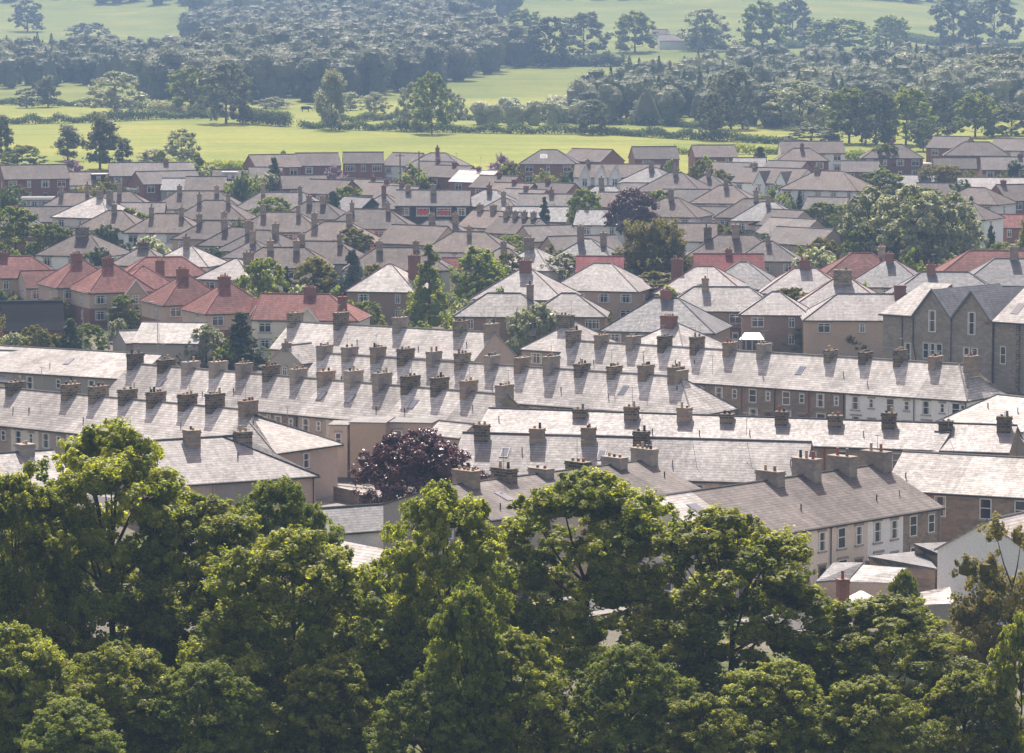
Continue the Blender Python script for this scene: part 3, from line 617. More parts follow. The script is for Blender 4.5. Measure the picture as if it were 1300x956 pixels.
# stone gabled hall
def hall():
    A=on_surf(1120,396,8.2); Bp=on_surf(1290,412,8.2)
    # front line from the picture (eaves height 8.2 m)
    A=at_z(1121,397,8.6); Bp=at_z(1300,409,8.6); dr=(Bp-A); dr.z=0; L=dr.length; dr.normalize(); rz=math.atan2(dr.y,dr.x)
    print('hall rot',math.degrees(rz),'L',L,'Y',A.y)
    t=empty('gabled_hall',(A.x,A.y,0),rz,'grey stone hall with two tall front gables and sash windows','hall')
    he=8.6; b=MB(); D=14
    def lx(px,py=402):  # picture column -> distance along the front
        lo,hi=-5,L+20
        for _ in range(40):
            m=(lo+hi)/2; P=A+dr*m
            if proj(P)[0]<px: lo=m
            else: hi=m
        return lo
    g1a,g1b=lx(1161),lx(1210); g2b=lx(1261); g2a=g1b; E=L+3
    b.box(0,g1a,0,D,-1,he-.1); b.box(g1a,g2b,-.25,D,-1,he-.1); b.box(g2b,E,0,D,-1,he-.1)
    apx=[]
    for a0,a1 in ((g1a,g1b),(g2a,g2b)):
        m=(a0+a1)/2; ap=he+(a1-a0)/2*1.15; apx.append((m,ap))
        b.poly([(a0,-.25,he-.1),(a1,-.25,he-.1),(m,-.25,ap-.05)]); b.poly([(a1,D,he-.1),(a0,D,he-.1),(m,D,ap-.05)])
    b.build('wall',['stone_grey'],t)
    b=MB()
    for (a0,a1),(m,ap) in zip(((g1a,g1b),(g2a,g2b)),apx):
        sl=(ap-he)/(m-a0); o=.0
        b.prism([(a0+.01,-.45,he),(m,-.45,ap),(m,D,ap),(a0+.01,D,he)],.14,0)
        b.prism([(m+.004,-.45,ap),(a1-.01,-.45,he),(a1-.01,D,he),(m+.004,D,ap)],.14,0)
    ro=b.build('roof',['slate_dark'],t)
    b=MB()
    b.prism([(-.3,-.4,he-.1),(g1a-.3,-.4,he-.1),(g1a+1.8,5.2,he+3.6),(2.4,5.2,he+3.6)],.14); b.prism([(-.3,10.6,he-.1),(-.3,-.4,he-.104),(2.4,5.2,he+3.596)],.14)
    b.prism([(g1a,10.6,he-.1),(-.3,10.6,he-.1),(2.4,5.21,he+3.59),(g1a+1.8,5.21,he+3.59)],.14)
    b.build('wing_roof',['slate_pale'],t); b=MB()
    b.prism([(g2b+.05,-.4,he-.1),(E+.3,-.4,he-.1),(E+.3,6,he+4.4),(g2b+1.2,6,he+4.4)],.14)
    b.prism([(E+.3,12,he-.1),(g2b+.05,12,he-.1),(g2b+1.2,6.01,he+4.39),(E+.3,6.01,he+4.39)],.14)
    b.build('wing_roof',['slate_pale'],t)
    b=MB()
    for (m,ap),(a0,a1) in zip(apx,((g1a,g1b),(g2a,g2b))):
        for x in (a0,a1):
            b.prism([(x,-.62,he+.05),(x,-.46,he+.05),(m,-.46,ap+.12),(m,-.62,ap+.12)] if x<m else [(m,-.62,ap+.12),(m,-.46,ap+.12),(x,-.46,he+.05),(x,-.62,he+.05)],.3)
    b.build('bargeboard',['lead'],t)
    for q0,q1 in ((-.35,g1a-.02),(g2b+.1,E+.3)):
        b=MB(); b.box(q0,q1,-.55,-.38,he-.32,he-.15); b.build('gutter',['trim_dark'],t)
    for pp in ([(g1b,-.4,-.5),(g1b,-.4,he-.1)],[(g1a+.6,-.4,3),(g1a+.1,-.4,5.2),(g1a+.1,-.4,he-.2)],[(g2b+.15,-.15,-.5),(g2b+.15,-.15,he-.2)],[(3.0,-.12,-.5),(3.0,-.12,he-.2)]):
        b=MB(); b.tube(pp,.065,6); b.build('drainpipe',['trim_dark'],t)
    fr=-.27
    window(t,apx[0][0],fr,he-1.9,0,1.1,2.6,'sash'); window(t,apx[1][0],fr,he-1.9,0,1.1,2.7,'sash')
    window(t,g1a-.0+.6-1.5,-.02,he-6.4,0,1.0,2.9,'sash')
    for dx in (-.9,.1,1.1): window(t,apx[0][0]+dx,fr,he-5.2,0,.85,1.9,'sash')
    for dx in (-.7,.5): window(t,apx[1][0]+dx,fr,he-5.4,0,.95,1.9,'sash')
    window(t,g2b+1.5,-.02,he-5.2,0,.8,2.1,'sash'); window(t,apx[0][0],fr,he-9,0,1,1.8,'sash'); window(t,apx[1][0],fr,he-9,0,1,1.8,'sash')
    skylight(t,g2b+2.3,.9,2.6,lambda y: he-.1+(y+.4)*4.5/6.4,1.1)
    b=MB(); b.box(g2b+1.9+1.6,g2b+2.3+1.6,-.3,0,-1,he-.15); b.build('buttress',['sooty'],t)
    b=MB(); b.box(-.25,.25,-.1,0,0,.4); b.build('alarm_box',['pot_red'],t,(apx[1][0]+2.2,-.25,he-.6))
hall()
# --- far town, left part
def far(px,py,W,D,th,kind,roof,wall,label,**k):
    k.setdefault('group',GF); k.setdefault('pitch',31)
    if roof==BR and 'brown' not in label: roof=rng.choice([BR,'tile_dark',GR])
    elif roof==BR: roof=rng.choice([BR,BR,'tile_dark'])
    elif roof==GR: roof=rng.choice([GR,GR,'tile_dark','slate_dark'])
    if wall=='cream' and 'cream' not in label: wall=rng.choice(['cream','white_render','beige'])
    if wall=='grey_render' and 'grey' not in label: wall='white_render'
    return place(px,py,W,D,th,kind=kind,roof=roof,wall=wall,label=label,**k)
far(42,209,13,8.5,18,'G',BR,'red_brick','brick house with a gable window and broad brown roof at the far left edge',ch=[])
d=far(108,218,11,8,18,'G',BR,'red_brick','brick bungalow carrying a black dormer with two white windows',ch=[],he=3.2)
dormer(d,3.2,-2.6,3.6,4.2,1.5)
far(192,206,17,8,8,'G',GR,'red_brick','long grey-roofed brick house behind the lone brick gable',ch=[(3,0,.9,.8,.6,'red_brick',2)])
far(210,217,13,7.5,30,'G',GR,'red_brick','brick house whose white-edged gable points left',ch=[],he=4)
d=far(232,226,8,7,0,'G',SD,'grey_render','low dark grey roof between the brick gable and the white dormer',ch=[],he=3)
d=far(262,224,8,8,0,'G',BR,'red_brick','brown roofed house right of the low dark grey roof',ch=[],he=3.4)
d=far(293,215,7,8,0,'G',GR,'white_render','white house with a flat-topped dormer by the meadow',ch=[],he=3.6); dormer(d,0,-3,4,3,1.5,1.6,'white_render')
far(338,212,7,7,-12,'G',GR,'red_brick','brick house behind the dark spruce',ch=[],he=4.2)
for (x,y,W,lab,rf,wl) in ((75,237,15,'long low flat-roofed building with white fascia and glazed front','felt_grey','cream'),(186,238,7,'short flat-roofed block with white fascia right of the long one','felt_grey','brown_render'),(1158,207,8,'flat white-topped garage beside the round tree in the upper right','sheet_white','red_brick'),(1105,213,5,'small maroon flat-roofed shed in the upper right','felt_grey','red_brick'),(390,222,9,'row of low grey flat garages below the meadow houses','felt_grey','brown_render'),(548,276,13,'flat white-roofed shop extension below the dark shop front','sheet_white','grey_render'),(38,250,9,'low grey building left of the brown hipped roof','felt_grey','grey_render')):
    P=on_surf(x,y,3); gz=terr(P.x,P.y); t=empty('flat_roofed_building',(P.x,P.y,gz),R_(3),lab,'building',GF)
    b=MB(); b.box(-W/2,W/2,-3,3,-1.5,2.8); b.build('wall',[wl],t)
    b=MB(); b.box(-W/2-.25,W/2+.25,-3.3,3.3,2.803,3.0); b.build('roof',[rf],t)
    b=MB(); b.box(-W/2-.28,W/2+.28,-3.36,-3.303,2.6,3.05); b.build('fascia',['paint_white'],t)
    for i in range(int(W/2.2)): window(t,-W/2+1.2+i*2.2,-3.02,.9,0,1.5,1.4)
far(95,244,12,9,-4,'H',BR,'tan_render','brown hip with two dark stacks behind the white glaring roof')
far(152,243,12,8.5,0,'H',BR,'cream','brown hip with cream wall right of the white glaring roof',ch=1)
far(124,250,12,11,-28,'H','slate_pale','cream','cream house whose left slope glares white',ch=[(.5,0,.9,.9,1.2,'stone',2),(2.6,0,.9,.9,1.2,'stone',2)])  # white glare put into the roof colour as pale slate, on all slopes
far(146,267,12,10,-10,'H',BR,'white_render','white-walled house with hipped brown roof and upper windows, left of the watermarked row' if False else 'white-walled house with hipped brown roof in front of the glaring slope',ch=1)
far(252,242,17,10,-2,'H',BR,'white_render','wide brown hip with tall stacks casting dark streaks')
far(272,254,13,10,-6,'H',BR,'cream','brown hip whose right slope glares white, two stacks in front')
far(212,271,13,9.5,-6,'H',BR,'white_render','brown hip with white front in the middle of the left cluster')
far(182,257,8,8,0,'G',GR,'red_brick','small grey roof behind the white-fronted hip',ch=[],he=4)
far(270,280,11,9,-14,'H',BR,'beige','brown hip with a pair of stacks left of the topiary yew')
far(303,288,11,9,-14,'H',BR,'tan_render','brown hip with a slim red stack and tan wall')
far(322,305,8,8,-14,'H',GR,'beige','grey hip between the tan-walled house and the front hips',ch=1)
far(106,297,12,10,-18,'H',BR,'cream','brown roof with a wide black stack and white-framed windows',ch=[(0,-.5,1.9,1,1.1,'sooty',3)])
far(238,312,10,9,-16,'H','slate_pale','cream','roof glaring white behind the long red roof',ch=1)  # glare on this roof is painted with the pale slate
far(182,314,9,8,-8,'H',GR,'cream','grey hip left of the roof glaring white',ch=[(0,0,1.6,.9,.8,'sooty',3)])
far(300,328,9,9,-20,'H','slate_mid','grey_render','pale grey hip beneath the tan-walled house',ch=[(2,0,1.4,.8,1.0,'stone',2)])
far(20,268,9,8,8,'H',GR,'red_brick','grey hip half hidden by the left willow',ch=1)
far(56,262,12,8,4,'G',GR,'red_brick','brick shop with red signs along its front at far left',ch=[],he=4)
# far town, middle part
far(345,196,10,8,24,'G',BR,'red_brick','brick house with two gables beyond the dark spruce',ch=[])
far(402,194,9,8,12,'G',GR,'red_brick','brick house with a plain grey roof at the meadow edge, left of the three-window one',ch=[])
far(461,193,8.4,7,4,'G',GR,'red_brick','square brick house with three white windows at the meadow edge',ch=[],he=5.4,ww=1.6,nw=3)
far(518,194,8,8,-35,'G',GR,'cream','pale gabled house left of the tall telegraph pole',ch=[])
far(556,194,12,9,-12,'H',GR,'red_brick','grey hip with a square stack right of the telegraph pole',ch=1)
for i,(x,y) in enumerate(((556,205),(577,210),(608,216),(634,223),(653,232),(668,240))):
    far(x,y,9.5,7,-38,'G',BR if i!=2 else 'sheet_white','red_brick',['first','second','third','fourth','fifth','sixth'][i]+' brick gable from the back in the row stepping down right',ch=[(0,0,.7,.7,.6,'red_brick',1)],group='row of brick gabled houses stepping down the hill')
far(385,222,9,8,10,'G',BR,'red_brick','brown bungalow with a red dormer right of the spruce',ch=[],he=3.4)
far(420,228,10,8,-35,'G',BR,'red_brick','brick gabled house in front of the pink-blossomed tree',ch=[])
for i,(x,y) in enumerate(((474,228),(491,232),(510,236))):
    far(x,y,8.5,7,-36,'G',BR,'red_brick',['left','middle','right'][i]+' one of three brick gables near the white van',ch=[(0,0,.7,.7,.6,'red_brick',1)],group='three brick gables')
far(455,250,8,8,-50,'G',SD,'dark_timber','black timber gable above the dark cypress',ch=[],he=4,pitch=36,wins=[])
far(488,246,8,8,-10,'H',GR,'red_brick','grey hip with red brick wall left of the shop block',ch=1)
sh=far(550,241,13.5,8.5,-1,'G',GR,'dark_timber','long shop block with a black band and white framed signs',ch=[(0,-.5,1,1.2,1.0,'stone',3),(-4.6,0,.9,.9,.9,'stone',2)],he=5.6,
   wins=[('f',-5.0,3.7,1.6,1.3),('f',-1.7,3.6,2.4,1.4),('f',2.1,3.6,2.6,1.4),('f',5.3,3.7,1.6,1.3)])
b=MB(); b.box(-2.6,-.9,-4.36,-4.3,3.9,4.7); b.box(1.2,3.1,-4.36,-4.3,3.9,4.6); b.build('shop_sign',['sign_red'],sh)
far(622,241,11,9,-16,'H',GR,'red_brick','grey hip with brick front right of the shop block',ch=1)
far(640,252,10,9,-16,'H',GR,'tan_render','low grey hip below the stepping brick gables',ch=1,he=4)
far(358,244,17,9.5,-4,'H',GR,'cream','wide grey hip right of the spruce',ch=2)
far(400,256,12,9,-10,'H',BR,'cream','brown hip behind the yellow conifer',ch=[(-1,-.4,.8,.9,1.1,'stone',2),(1.5,-.4,.8,.9,1.1,'stone',2)])
far(357,269,15,10,-4,'H',BR,'cream','brown hip with two leaning shadows left of the yellow conifer')
far(427,281,13.5,10,-6,'H',BR,'pink_render','brown hip with a bright pink side wall',ch=[(-3.6,-.4,.9,1,1.4,'stone',2),(2.2,-.4,.9,1,1.4,'stone',2)])
far(470,265,15.5,10,-3,'H',BR,'cream','brown hip with two stacks behind the pink-walled house')
far(334,292,12,10,-20,'H',GR,'grey_render','grey hip with pale right corner behind the front hips')
far(408,306,15,10,-8,'H',BR,'cream','wide brown hip in front of the pink-walled house')
far(360,314,15,9,-1,'H',BR,'cream','brown hip above a strip of red tiles',ch=[(-2,-.4,.9,1,1.1,'stone',2),(2,-.4,.9,1,1.1,'stone',2)])
G(365,328,6,5,0,roof=RD,wall='cream',label='strip of red tiles between two garden trees',group=GRR,ch=[],he=3.2)
far(505,314,16,10,0,'H',BR,'cream','brown hip directly above the slate roof beside the cedar',ch=[(-2.8,-.4,.9,1,1.0,'stone',2),(2.8,-.4,.9,1,1.0,'stone',2)])
far(533,286,11,9,-32,'G',BR,'tan_render','tan gabled house with a plain broad right gable',ch=[])
far(556,279,11,8,-6,'H',GR,'cream','grey hip behind the tan gabled house',ch=[(-1,-.4,1,.9,1,'stone',3),(3,-.4,1,.9,1,'stone',3)])
far(596,294,14,9.5,-8,'H',BR,'white_render','brown hip whose right slope glares pale pink',ch=1)
far(640,315,10,9,-8,'H',GR,'cream','grey hip with stacks above the round yew',ch=1)
G(582,327,5,5,-5,roof=CR,wall='cream',label='small crimson roof between the pine and the round yew',group=GRR,ch=[],he=3.4)
far(632,268,11,8.5,-40,'G',BR,'white_render','brown-roofed white terrace with slim stacks and many windows',ch=[(-4,0,.8,.9,1,'stone',2),(-1,0,.8,.9,1,'stone',2),(2.5,0,.8,.9,1,'stone',2)],nw=5)
far(660,276,9,8,-40,'G',BR,'white_render','brown-roofed white house with four stacks in a line',ch=[(-3,0,.7,.8,1,'stone',2),(-1,0,.7,.8,1,'stone',2),(1,0,.7,.8,1,'stone',2),(3,0,.7,.8,1,'stone',2)],nw=4)
# far town, middle right
d=far(697,190,12,9,-3,'H',GR,'red_brick','grey hip with one skylight at the meadow edge',ch=[])
skylight(d,-1,-3.0,-1.6,lambda y:5+4.5*math.tan(R_(31))*(1+y/4.5),1.4)
far(752,189,11,8,-40,'G',BR,'red_brick','brown-roofed brick house with wide gable window at the meadow edge',ch=[])
far(830,186,9.6,8,8,'G',GR,'red_brick','brick house with a white-edged left gable at the meadow edge',ch=[])
far(905,184,9.5,8,8,'G',BR,'red_brick','brown-roofed brick house farthest right of the meadow edge row',ch=[],he=4)
c=far(784,208,17,8,-6,'G',BR,'white_render','white cottage row with three sharp front gables',ch=[(-6,0,.8,.8,.8,'stone',2)],wins=[],nw=1)
for x in (-6.2,-3,-.2): gable_front(c,x,4,5,2.4,2.6,.6)
far(828,213,11,9,-28,'H',GR,'white_render','grey hip joined to the right end of the white cottages',ch=1)
far(858,219,13,11,-18,'H',BR,'cream','brown hip with a dark sloping right side behind the beech',ch=1)
far(768,236,12,9,-6,'H',GR,'cream','grey hip with one long streak of chimney shadow',ch=[(-.6,-.5,.9,.9,1.6,'stone',1)])
far(790,244,9,8,-20,'G',BR,'white_render','white house half hidden behind the purple beech',ch=[])
far(872,240,9,8,-10,'G',GR,'grey_render','long plain grey roof behind the square hipped villa',ch=[],he=3.6)
far(853,251,12,10,-20,'H',BR,'white_render','brown hip with white wall right of the purple beech',ch=1)
far(922,235,12,10,-12,'H',BR,'cream','square hipped villa with a cream wall and one ridge stack',ch=1)
far(960,252,14,10,-8,'H',BR,'beige','brown hip with beige wall and two small windows on the right',ch=1)
far(694,286,9,7.5,28,'G',BR,'tan_render','tan gable facing left behind the streaked pale hip',ch=[],he=4.4)
far(738,299,12,8,24,'G',BR,'tan_render','second tan gable facing left nearer the streaked hip',ch=[],he=4.4)
far(746,303,11.5,11,-12,'H','tile_grey','white_render','hip with one pale and one dark slope and a tall slender stack',ch=[(-1,-.6,.9,.9,2.0,'stone',1),(2.6,-.4,.9,.9,1.0,'stone',2)])
far(678,314,9.5,10,-24,'H','slate_pale','white_render','roof glaring white left of the streaked hip',ch=[(-.6,-.5,1.3,.9,1.5,'stone',2)])  # pale slate colour stands in for the glare on this hip
far(865,283,12,9,-4,'G',BR,'grey_render','plain brown roof behind the big olive tree',ch=[],he=3.6)
far(934,298,15,10,-6,'H',BR,'grey_render','brown hip with two dark stacks right of the cedar',ch=[(-4.4,-.4,1.2,1,1.2,'sooty',2),(0,-.4,1.1,1,1.7,'stone',1)])
far(975,306,10,9,-6,'H',GR,'grey_render','low grey hip at the foot of the beige stepped gables',ch=1)
far(700,246,12,8,-10,'G',GR,'red_brick','grey roof behind the round garden tree',ch=[(0,0,.8,.8,.8,'red_brick',1)])
far(706,232,9,8,-38,'G',BR,'red_brick','brick gable at the end of the stepping row beside the cottages',ch=[(-2,0,.7,.7,.8,'red_brick',1)])
far(765,266,9,8,-10,'G',GR,'white_render','white house between round tree and beech',ch=[],he=4)
far(680,262,12,8,-8,'G',GR,'grey_render','flat grey roof line left of the round garden tree',ch=[],he=3.4)
# far town, right part
far(1030,179,14,8,2,'G',BR,'white_render','long brown-roofed white house at the field edge on the right',ch=[])
far(1018,188,11,8,-2,'H',BR,'red_brick','brown hip with brick wall in front of the long white house',ch=1)
far(1132,183,13,9,-3,'H',BR,'red_brick','brown hip with one stack behind the round tree on the right',ch=1)
far(1209,173,9,8,-34,'G',BR,'red_brick','brick gable with a pale left slope in the far right',ch=[])
far(1240,180,14,9,-6,'H',BR,'red_brick','wide brick house with a low brown hip in the far right',ch=[])
far(1290,176,10,8,-30,'G',BR,'white_render','white gabled house at the far right edge',ch=[])
far(1092,204,8,7,-5,'G',GR,'red_brick','grey garage roof left of the flat white garage',ch=[],he=3)
far(1212,200,9,7,-4,'G',GR,'red_brick','low grey roof below the wide brick house',ch=[],he=3.2)
far(1276,199,10,8,-3,'G',GR,'red_brick','tall grey roof with brick wall at the right edge',ch=[(3,0,.8,.8,.6,'red_brick',1)])
far(1000,204,9,8,-36,'G',BR,'red_brick','brick gable behind the white gabled pair',ch=[])
far(930,206,9,8,-36,'G',BR,'red_brick','brick gable with white window right of the pale green tree',ch=[])
d=far(952,200,7,7,-10,'G',GR,'red_brick','low roof with a black flat dormer left of the brick gables',ch=[],he=3); 
c=far(985,213,15,9,-38,'G',BR,'white_render','white house pair with two pointed front gables',ch=[(-5,0,.8,.8,.8,'stone',2)],nw=4)
for x in (-.6,4.4): gable_front(c,x,4.5,5,2.8,2.4,.5)
far(1053,217,16,11,-28,'H',BR,'white_render','big brown hip on white walls right of the pointed gables',ch=[(-2.6,0,1.0,.9,.8,'stone',3)])
far(1052,250,8,7,-24,'G',BR,'beige','low beige gabled house beside the parked cars',ch=[],he=3.0)
far(975,256,12,10,-12,'H',GR,'cream','grey-brown hip with one stack left of the parked cars',ch=1)
for i,(x,y,W) in enumerate(((996,266,9),(1008,277,10),(1022,289,12))):
    far(x,y,W,8,-44,'G','tile_grey','beige',['rear','middle','nearest'][i]+' one of three beige stepped gables below the parked cars',ch=[],group='beige stepped gabled houses',he=4.6)
far(1262,225,14,10,-3,'G','slate_mid','cream','large smooth grey roof at the right edge behind the tree clump',ch=[],he=4)
far(1240,238,12,9,-30,'H',BR,'white_render','brown hip over white wall right of the tree clump',ch=[])
far(1225,256,11,9,-30,'H',GR,'white_render','lower brown hip over white wall beside dark conifers',ch=[])
far(1292,234,9,9,20,'G',BR,'red_brick','brick house with a slim stack at the right edge',ch=[(-3,0,.8,.8,.8,'red_brick',1)])
far(1278,272,11,7,0,'G','tile_red','red_brick','low dusty-red garage roof at the right edge',ch=[],he=2.6)
far(1165,222,8,7,-10,'G',GR,'red_brick','small grey roof above the tree clump',ch=[],he=3.2)
far(1190,232,8,7,-10,'G',BR,'cream','small brown roof nestled behind the tree clump',ch=[],he=3.2)
far(895,262,8,7,-12,'G',GR,'cream','little grey roof between the hipped villas',ch=[],he=3)
far(815,232,8,7,-12,'G',GR,'cream','little grey roof right behind the purple beech',ch=[],he=3.4)
far(900,222,9,8,-14,'H',BR,'cream','brown hip left of the pale blossom tree',ch=1)
far(1085,232,8,7,-8,'G',GR,'red_brick','small garage right of the big white-walled hip',ch=[],he=2.8)
far(1140,225,8,6,-8,'G',BR,'red_brick','small brown roof left of the yellow shrubs',ch=[],he=2.8)
# ------------------------------------------------------------------ special buildings near the front
def lean(name,label,cat,pts,zlo,zhi,walls,roof,group=None,n_low=2):
    """mono-pitch outbuilding: pts = four picture columns/rows of its roof (low edge two, high edge two)"""
    P=[at_z(x,y,z) for (x,y),z in zip(pts,(zlo,zlo,zhi,zhi))]
    c=sum(P,Vector())/4; t=empty(name,(c.x,c.y,0),0,label,cat,group)
    L=[(p.x-c.x,p.y-c.y,p.z) for p in P]
    b=MB(); b.prism(L,.12); b.build('roof',[roof],t)
    b=MB()
    I=[(x*.95,y*.95,z-.1) for x,y,z in L]
    for i in range(4):
        j=(i+1)%4; b.poly([(I[i][0],I[i][1],-.5),(I[j][0],I[j][1],-.5),I[j],I[i]])
    b.build('wall',[walls],t)
    return t
lean('lean_to','dark slate lean-to under the white terrace wall, left one','outbuilding',[(1036,738),(1078,735),(1096,714),(1058,714)],3.0,3.9,'beige','slate_dark','yard outbuildings')
o=lean('lean_to','pale-roofed yard outbuilding with a bright slope by the red brick stack','outbuilding',[(1077,738),(1132,740),(1150,721),(1096,717)],3.0,3.9,'beige','slate_pale','yard outbuildings')
lean('lean_to','long dark slate lean-to against the stone rear walls','outbuilding',[(1108,716),(1190,722),(1170,699),(1102,706)],2.5,3.2,'stone','slate_dark','yard outbuildings')
lean('lean_to','second dark lean-to further right against the stone rear walls','outbuilding',[(1168,700),(1205,708),(1204,688),(1160,690)],3.2,3.9,'stone','slate_dark','yard outbuildings')
lean('lean_to','flat pale shed roof behind the big lime tree at lower right','outbuilding',[(1160,768),(1212,766),(1206,745),(1166,752)],2.6,3.2,'grey_render','slate_pale','yard outbuildings')
lean('lean_to','pale stone-flagged roof between the two lowest right trees','outbuilding',[(1215,850),(1290,866),(1290,832),(1222,818)],2.4,3.6,'grey_render','slate_mid','yard outbuildings')
lean('lean_to','pale slate roof glimpsed between the two middle front trees','outbuilding',[(424,728),(490,738),(512,702),(432,686)],3.2,5.0,'grey_render','slate_pale','yard outbuildings')
# white house at the right edge
Pm=at_z(1262,660,7.2)
wh=house('white_house',(Pm.x+2.2,Pm.y+1.0,0),R_(52),10,4.2,4.2,5.2,7.6,0,0,'slate_pale','white_render','white rendered house with pale slate roof at the lower right edge','house',wins=[('f',-1.0,2.2,.9,1.4,'sash')],gut='trim_dark')
# blank grey gable wall
Pg=at_z(1283,533,8.6)
house('rendered_gable_house',(Pg.x,Pg.y+3.0,0),R_(83),6,2.6,2.6,5.2,8.6,0,0,'slate_mid','grey_render','blank grey rendered gable end below the glaring right roofs','house',wins=[],eL=.02,eR=.02,o=.04)
# tan rear extensions behind the purple tree
def block(label,px0,px1,pyt,ztop,dep,wall,wins=(),th=0,roof='felt_grey'):
    A=at_z(px0,pyt,ztop); B_=at_z(px1,pyt,ztop); W=(B_-A).length; t=empty('rear_extension',((A.x+B_.x)/2,(A.y+B_.y)/2,0),R_(th),label,'outbuilding','flat-topped rear extensions')
    b=MB(); b.box(-W/2,W/2,0,dep,-.5,ztop-.12); b.build('wall',[wall],t)
    b=MB(); b.box(-W/2-.12,W/2+.12,-.12,dep+.1,ztop-.117,ztop); b.build('roof',[roof],t)
    for x,z,w,h in wins: window(t,x,-.02,z,0,w,h,'sash')
    return t
block('pinkish rear extension with one sash window beside the blank tan wall',418,441,539,5.3,3.5,'beige',[(-.0,3.2,.6,1.3)],-6)
block('blank tan rear wall rising behind the telegraph pole',444,489,536,5.6,5,'tan_render',[],-8)
block('tan rear wing with sash windows right of the telegraph pole',487,548,536,5.5,4,'beige',[(-1.0,3.2,.9,1.5),(.9,3.4,.6,1.0)],-12)
G(580,536,4.2,3.6,-42,roof='slate_pale',wall='beige',label='small pinkish gabled extension above the purple tree',he=5,pitch=30,ch=[],wins=[],name='rear_extension',cat='outbuilding',group='flat-topped rear extensions')
G(440,643,6.5,5.2,28,roof='slate_dark',wall='white_render',label='dark slate roof with a white gable in the yard left of the purple tree',he=4.0,pitch=30,ch=[],wins=[('l',0,1.4,.9,1.3)],name='outbuilding',cat='outbuilding')
block('low cream yard building under the purple tree',440,482,670,3.2,3,'cream',[],12)
# brick stack, parasol and covered thing in the yard at lower right
P=at_z(1070,733,4.0); t=empty('brick_chimney',(P.x,P.y,0),R_(15),'free-standing dark red brick stack with one pot in the yard','chimney')
chimney(t,0,0,-.5,.75,.75,3.9,'red_brick',1,'pot_red',.6)
P=at_z(1093,756,2.6); t=empty('parasol',(P.x,P.y,0),0,'open pale canvas parasol in the yard behind the lime','parasol')
b=MB()
for i in range(8):
    a0=i*math.pi/4; a1=(i+1)*math.pi/4; b.prism([(1.7*math.cos(a0),1.7*math.sin(a0),2.1),(1.7*math.cos(a1),1.7*math.sin(a1),2.1),(0,0,3.0)],.03)
b.build('canopy',['canvas'],t); b=MB(); b.tube([(0,0,0),(0,0,3.05)],.03,6); b.build('pole',['timber'],t)
P=at_z(1058,758,1.0); t=MB(); t.box(-.9,.9,-.6,.6,0,.7); t.prism([(-1,-.7,.72),(1,-.7,.72),(.6,.1,1.25),(-.6,.1,1.25)],.1); t.prism([(1,.7,.72),(-1,.7,.72),(-.6,.12,1.25),(.6,.12,1.25)],.1)
o=t.build('covered_trailer',['tarp_blue'],None,(P.x,P.y,0)); tag(o,'thing under a bright blue tarpaulin beside the brick stack','trailer')
# conservatory
P=on_surf(955,428,2.4); t=empty('conservatory',(P.x,P.y,terr(P.x,P.y)),R_(-6),'white conservatory in front of the maroon-banded semi','conservatory')
b=MB(); b.prism([(-1.7,-1.4,2.2),(1.7,-1.4,2.2),(1.0,0,3.0),(-1.0,0,3.0)],.06); b.prism([(1.7,1.4,2.2),(-1.7,1.4,2.2),(-1.0,.01,3.0),(1.0,.01,3.0)],.06); b.build('roof',['sheet_white'],t)
b=MB(); b.box(-1.6,1.6,-1.3,1.3,-.5,.6)
for x in (-1.6,-.8,0,.8,1.52): b.box(x,x+.08,-1.32,-1.24,.603,2.15)
b.box(-1.6,1.6,-1.32,-1.24,2.08,2.2); b.build('frame',['paint_white'],t); b=MB(); b.box(-1.52,1.5,-1.27,1.2,.61,2.05); b.build('glazing',['glass'],t)

# ------------------------------------------------------------------ poles, lamps, wires, cars, cows
def pole(px,pt,pb,Y,label,arms=True,r=.13):
    Pt=at_Y(px,pt,Y); Pb=at_Y(px,pb,Y); zb=terr(Pb.x,Y); 
    b=MB(); h=Pt.z-zb; b.tube([(0,0,-.3),(0,0,h)],[r*1.2,r*.85],8)
    if arms:
        b.box(-.8,.8,-.05,.05,h-.5,h-.38)
        for x in (-.7,-.35,.35,.7): b.tube([(x,0,h-.38),(x,0,h-.2)],.04,5)
    o=b.build('telegraph_pole',['wood_pole'],None,(Pb.x,Y,zb)); tag(o,label,'pole','telegraph poles'); return o,Pt
p1,T_1=pole(476,519,600,385,'weathered wooden telegraph pole in front of the blank tan wall',False,.16)
p2,T_2=pole(532,192,235,668,'tall telegraph pole standing right of the pale gabled house')
p3,T_3=pole(508,195,232,668,'shorter telegraph pole left of the tall one near the meadow')
p4,T_4=pole(22,189,226,700,'telegraph pole at the far left beside the dark bushes')
p5,T_5=pole(1096,326,350,520,'telegraph pole with fanning wires above the leafless garden')
p6,T_6=pole(462,0,16,1760,'distant pale mast on the wooded hill',False,.5)
def wire(a,b_,label,grp='overhead wires'):
    m=MB(); a=Vector(a); b_=Vector(b_); pts=[]
    for i in range(11):
        t=i/10; p=a.lerp(b_,t); p.z-=4*t*(1-t)*(b_-a).length*.018; pts.append(tuple(p-a))
    m.tube(pts,.012,4); o=m.build('overhead_wire',['metal_grey'],None,a); tag(o,label,'wire',grp)
wire(T_1,at_z(330,600,6),'thin wire from the weathered pole towards the stone-tiled row')
wire(T_1,at_z(640,598,6.5),'thin wire from the weathered pole over the purple tree')
wire(T_5,at_z(1177,357,10),'thin wire from the wired-garden pole to the stone hall')
wire(T_5,at_z(965,365,9),'thin wire from the wired-garden pole going left')
wire(T_2,at_z(470,262,11),'thin wire from the tall far pole towards the cypress')
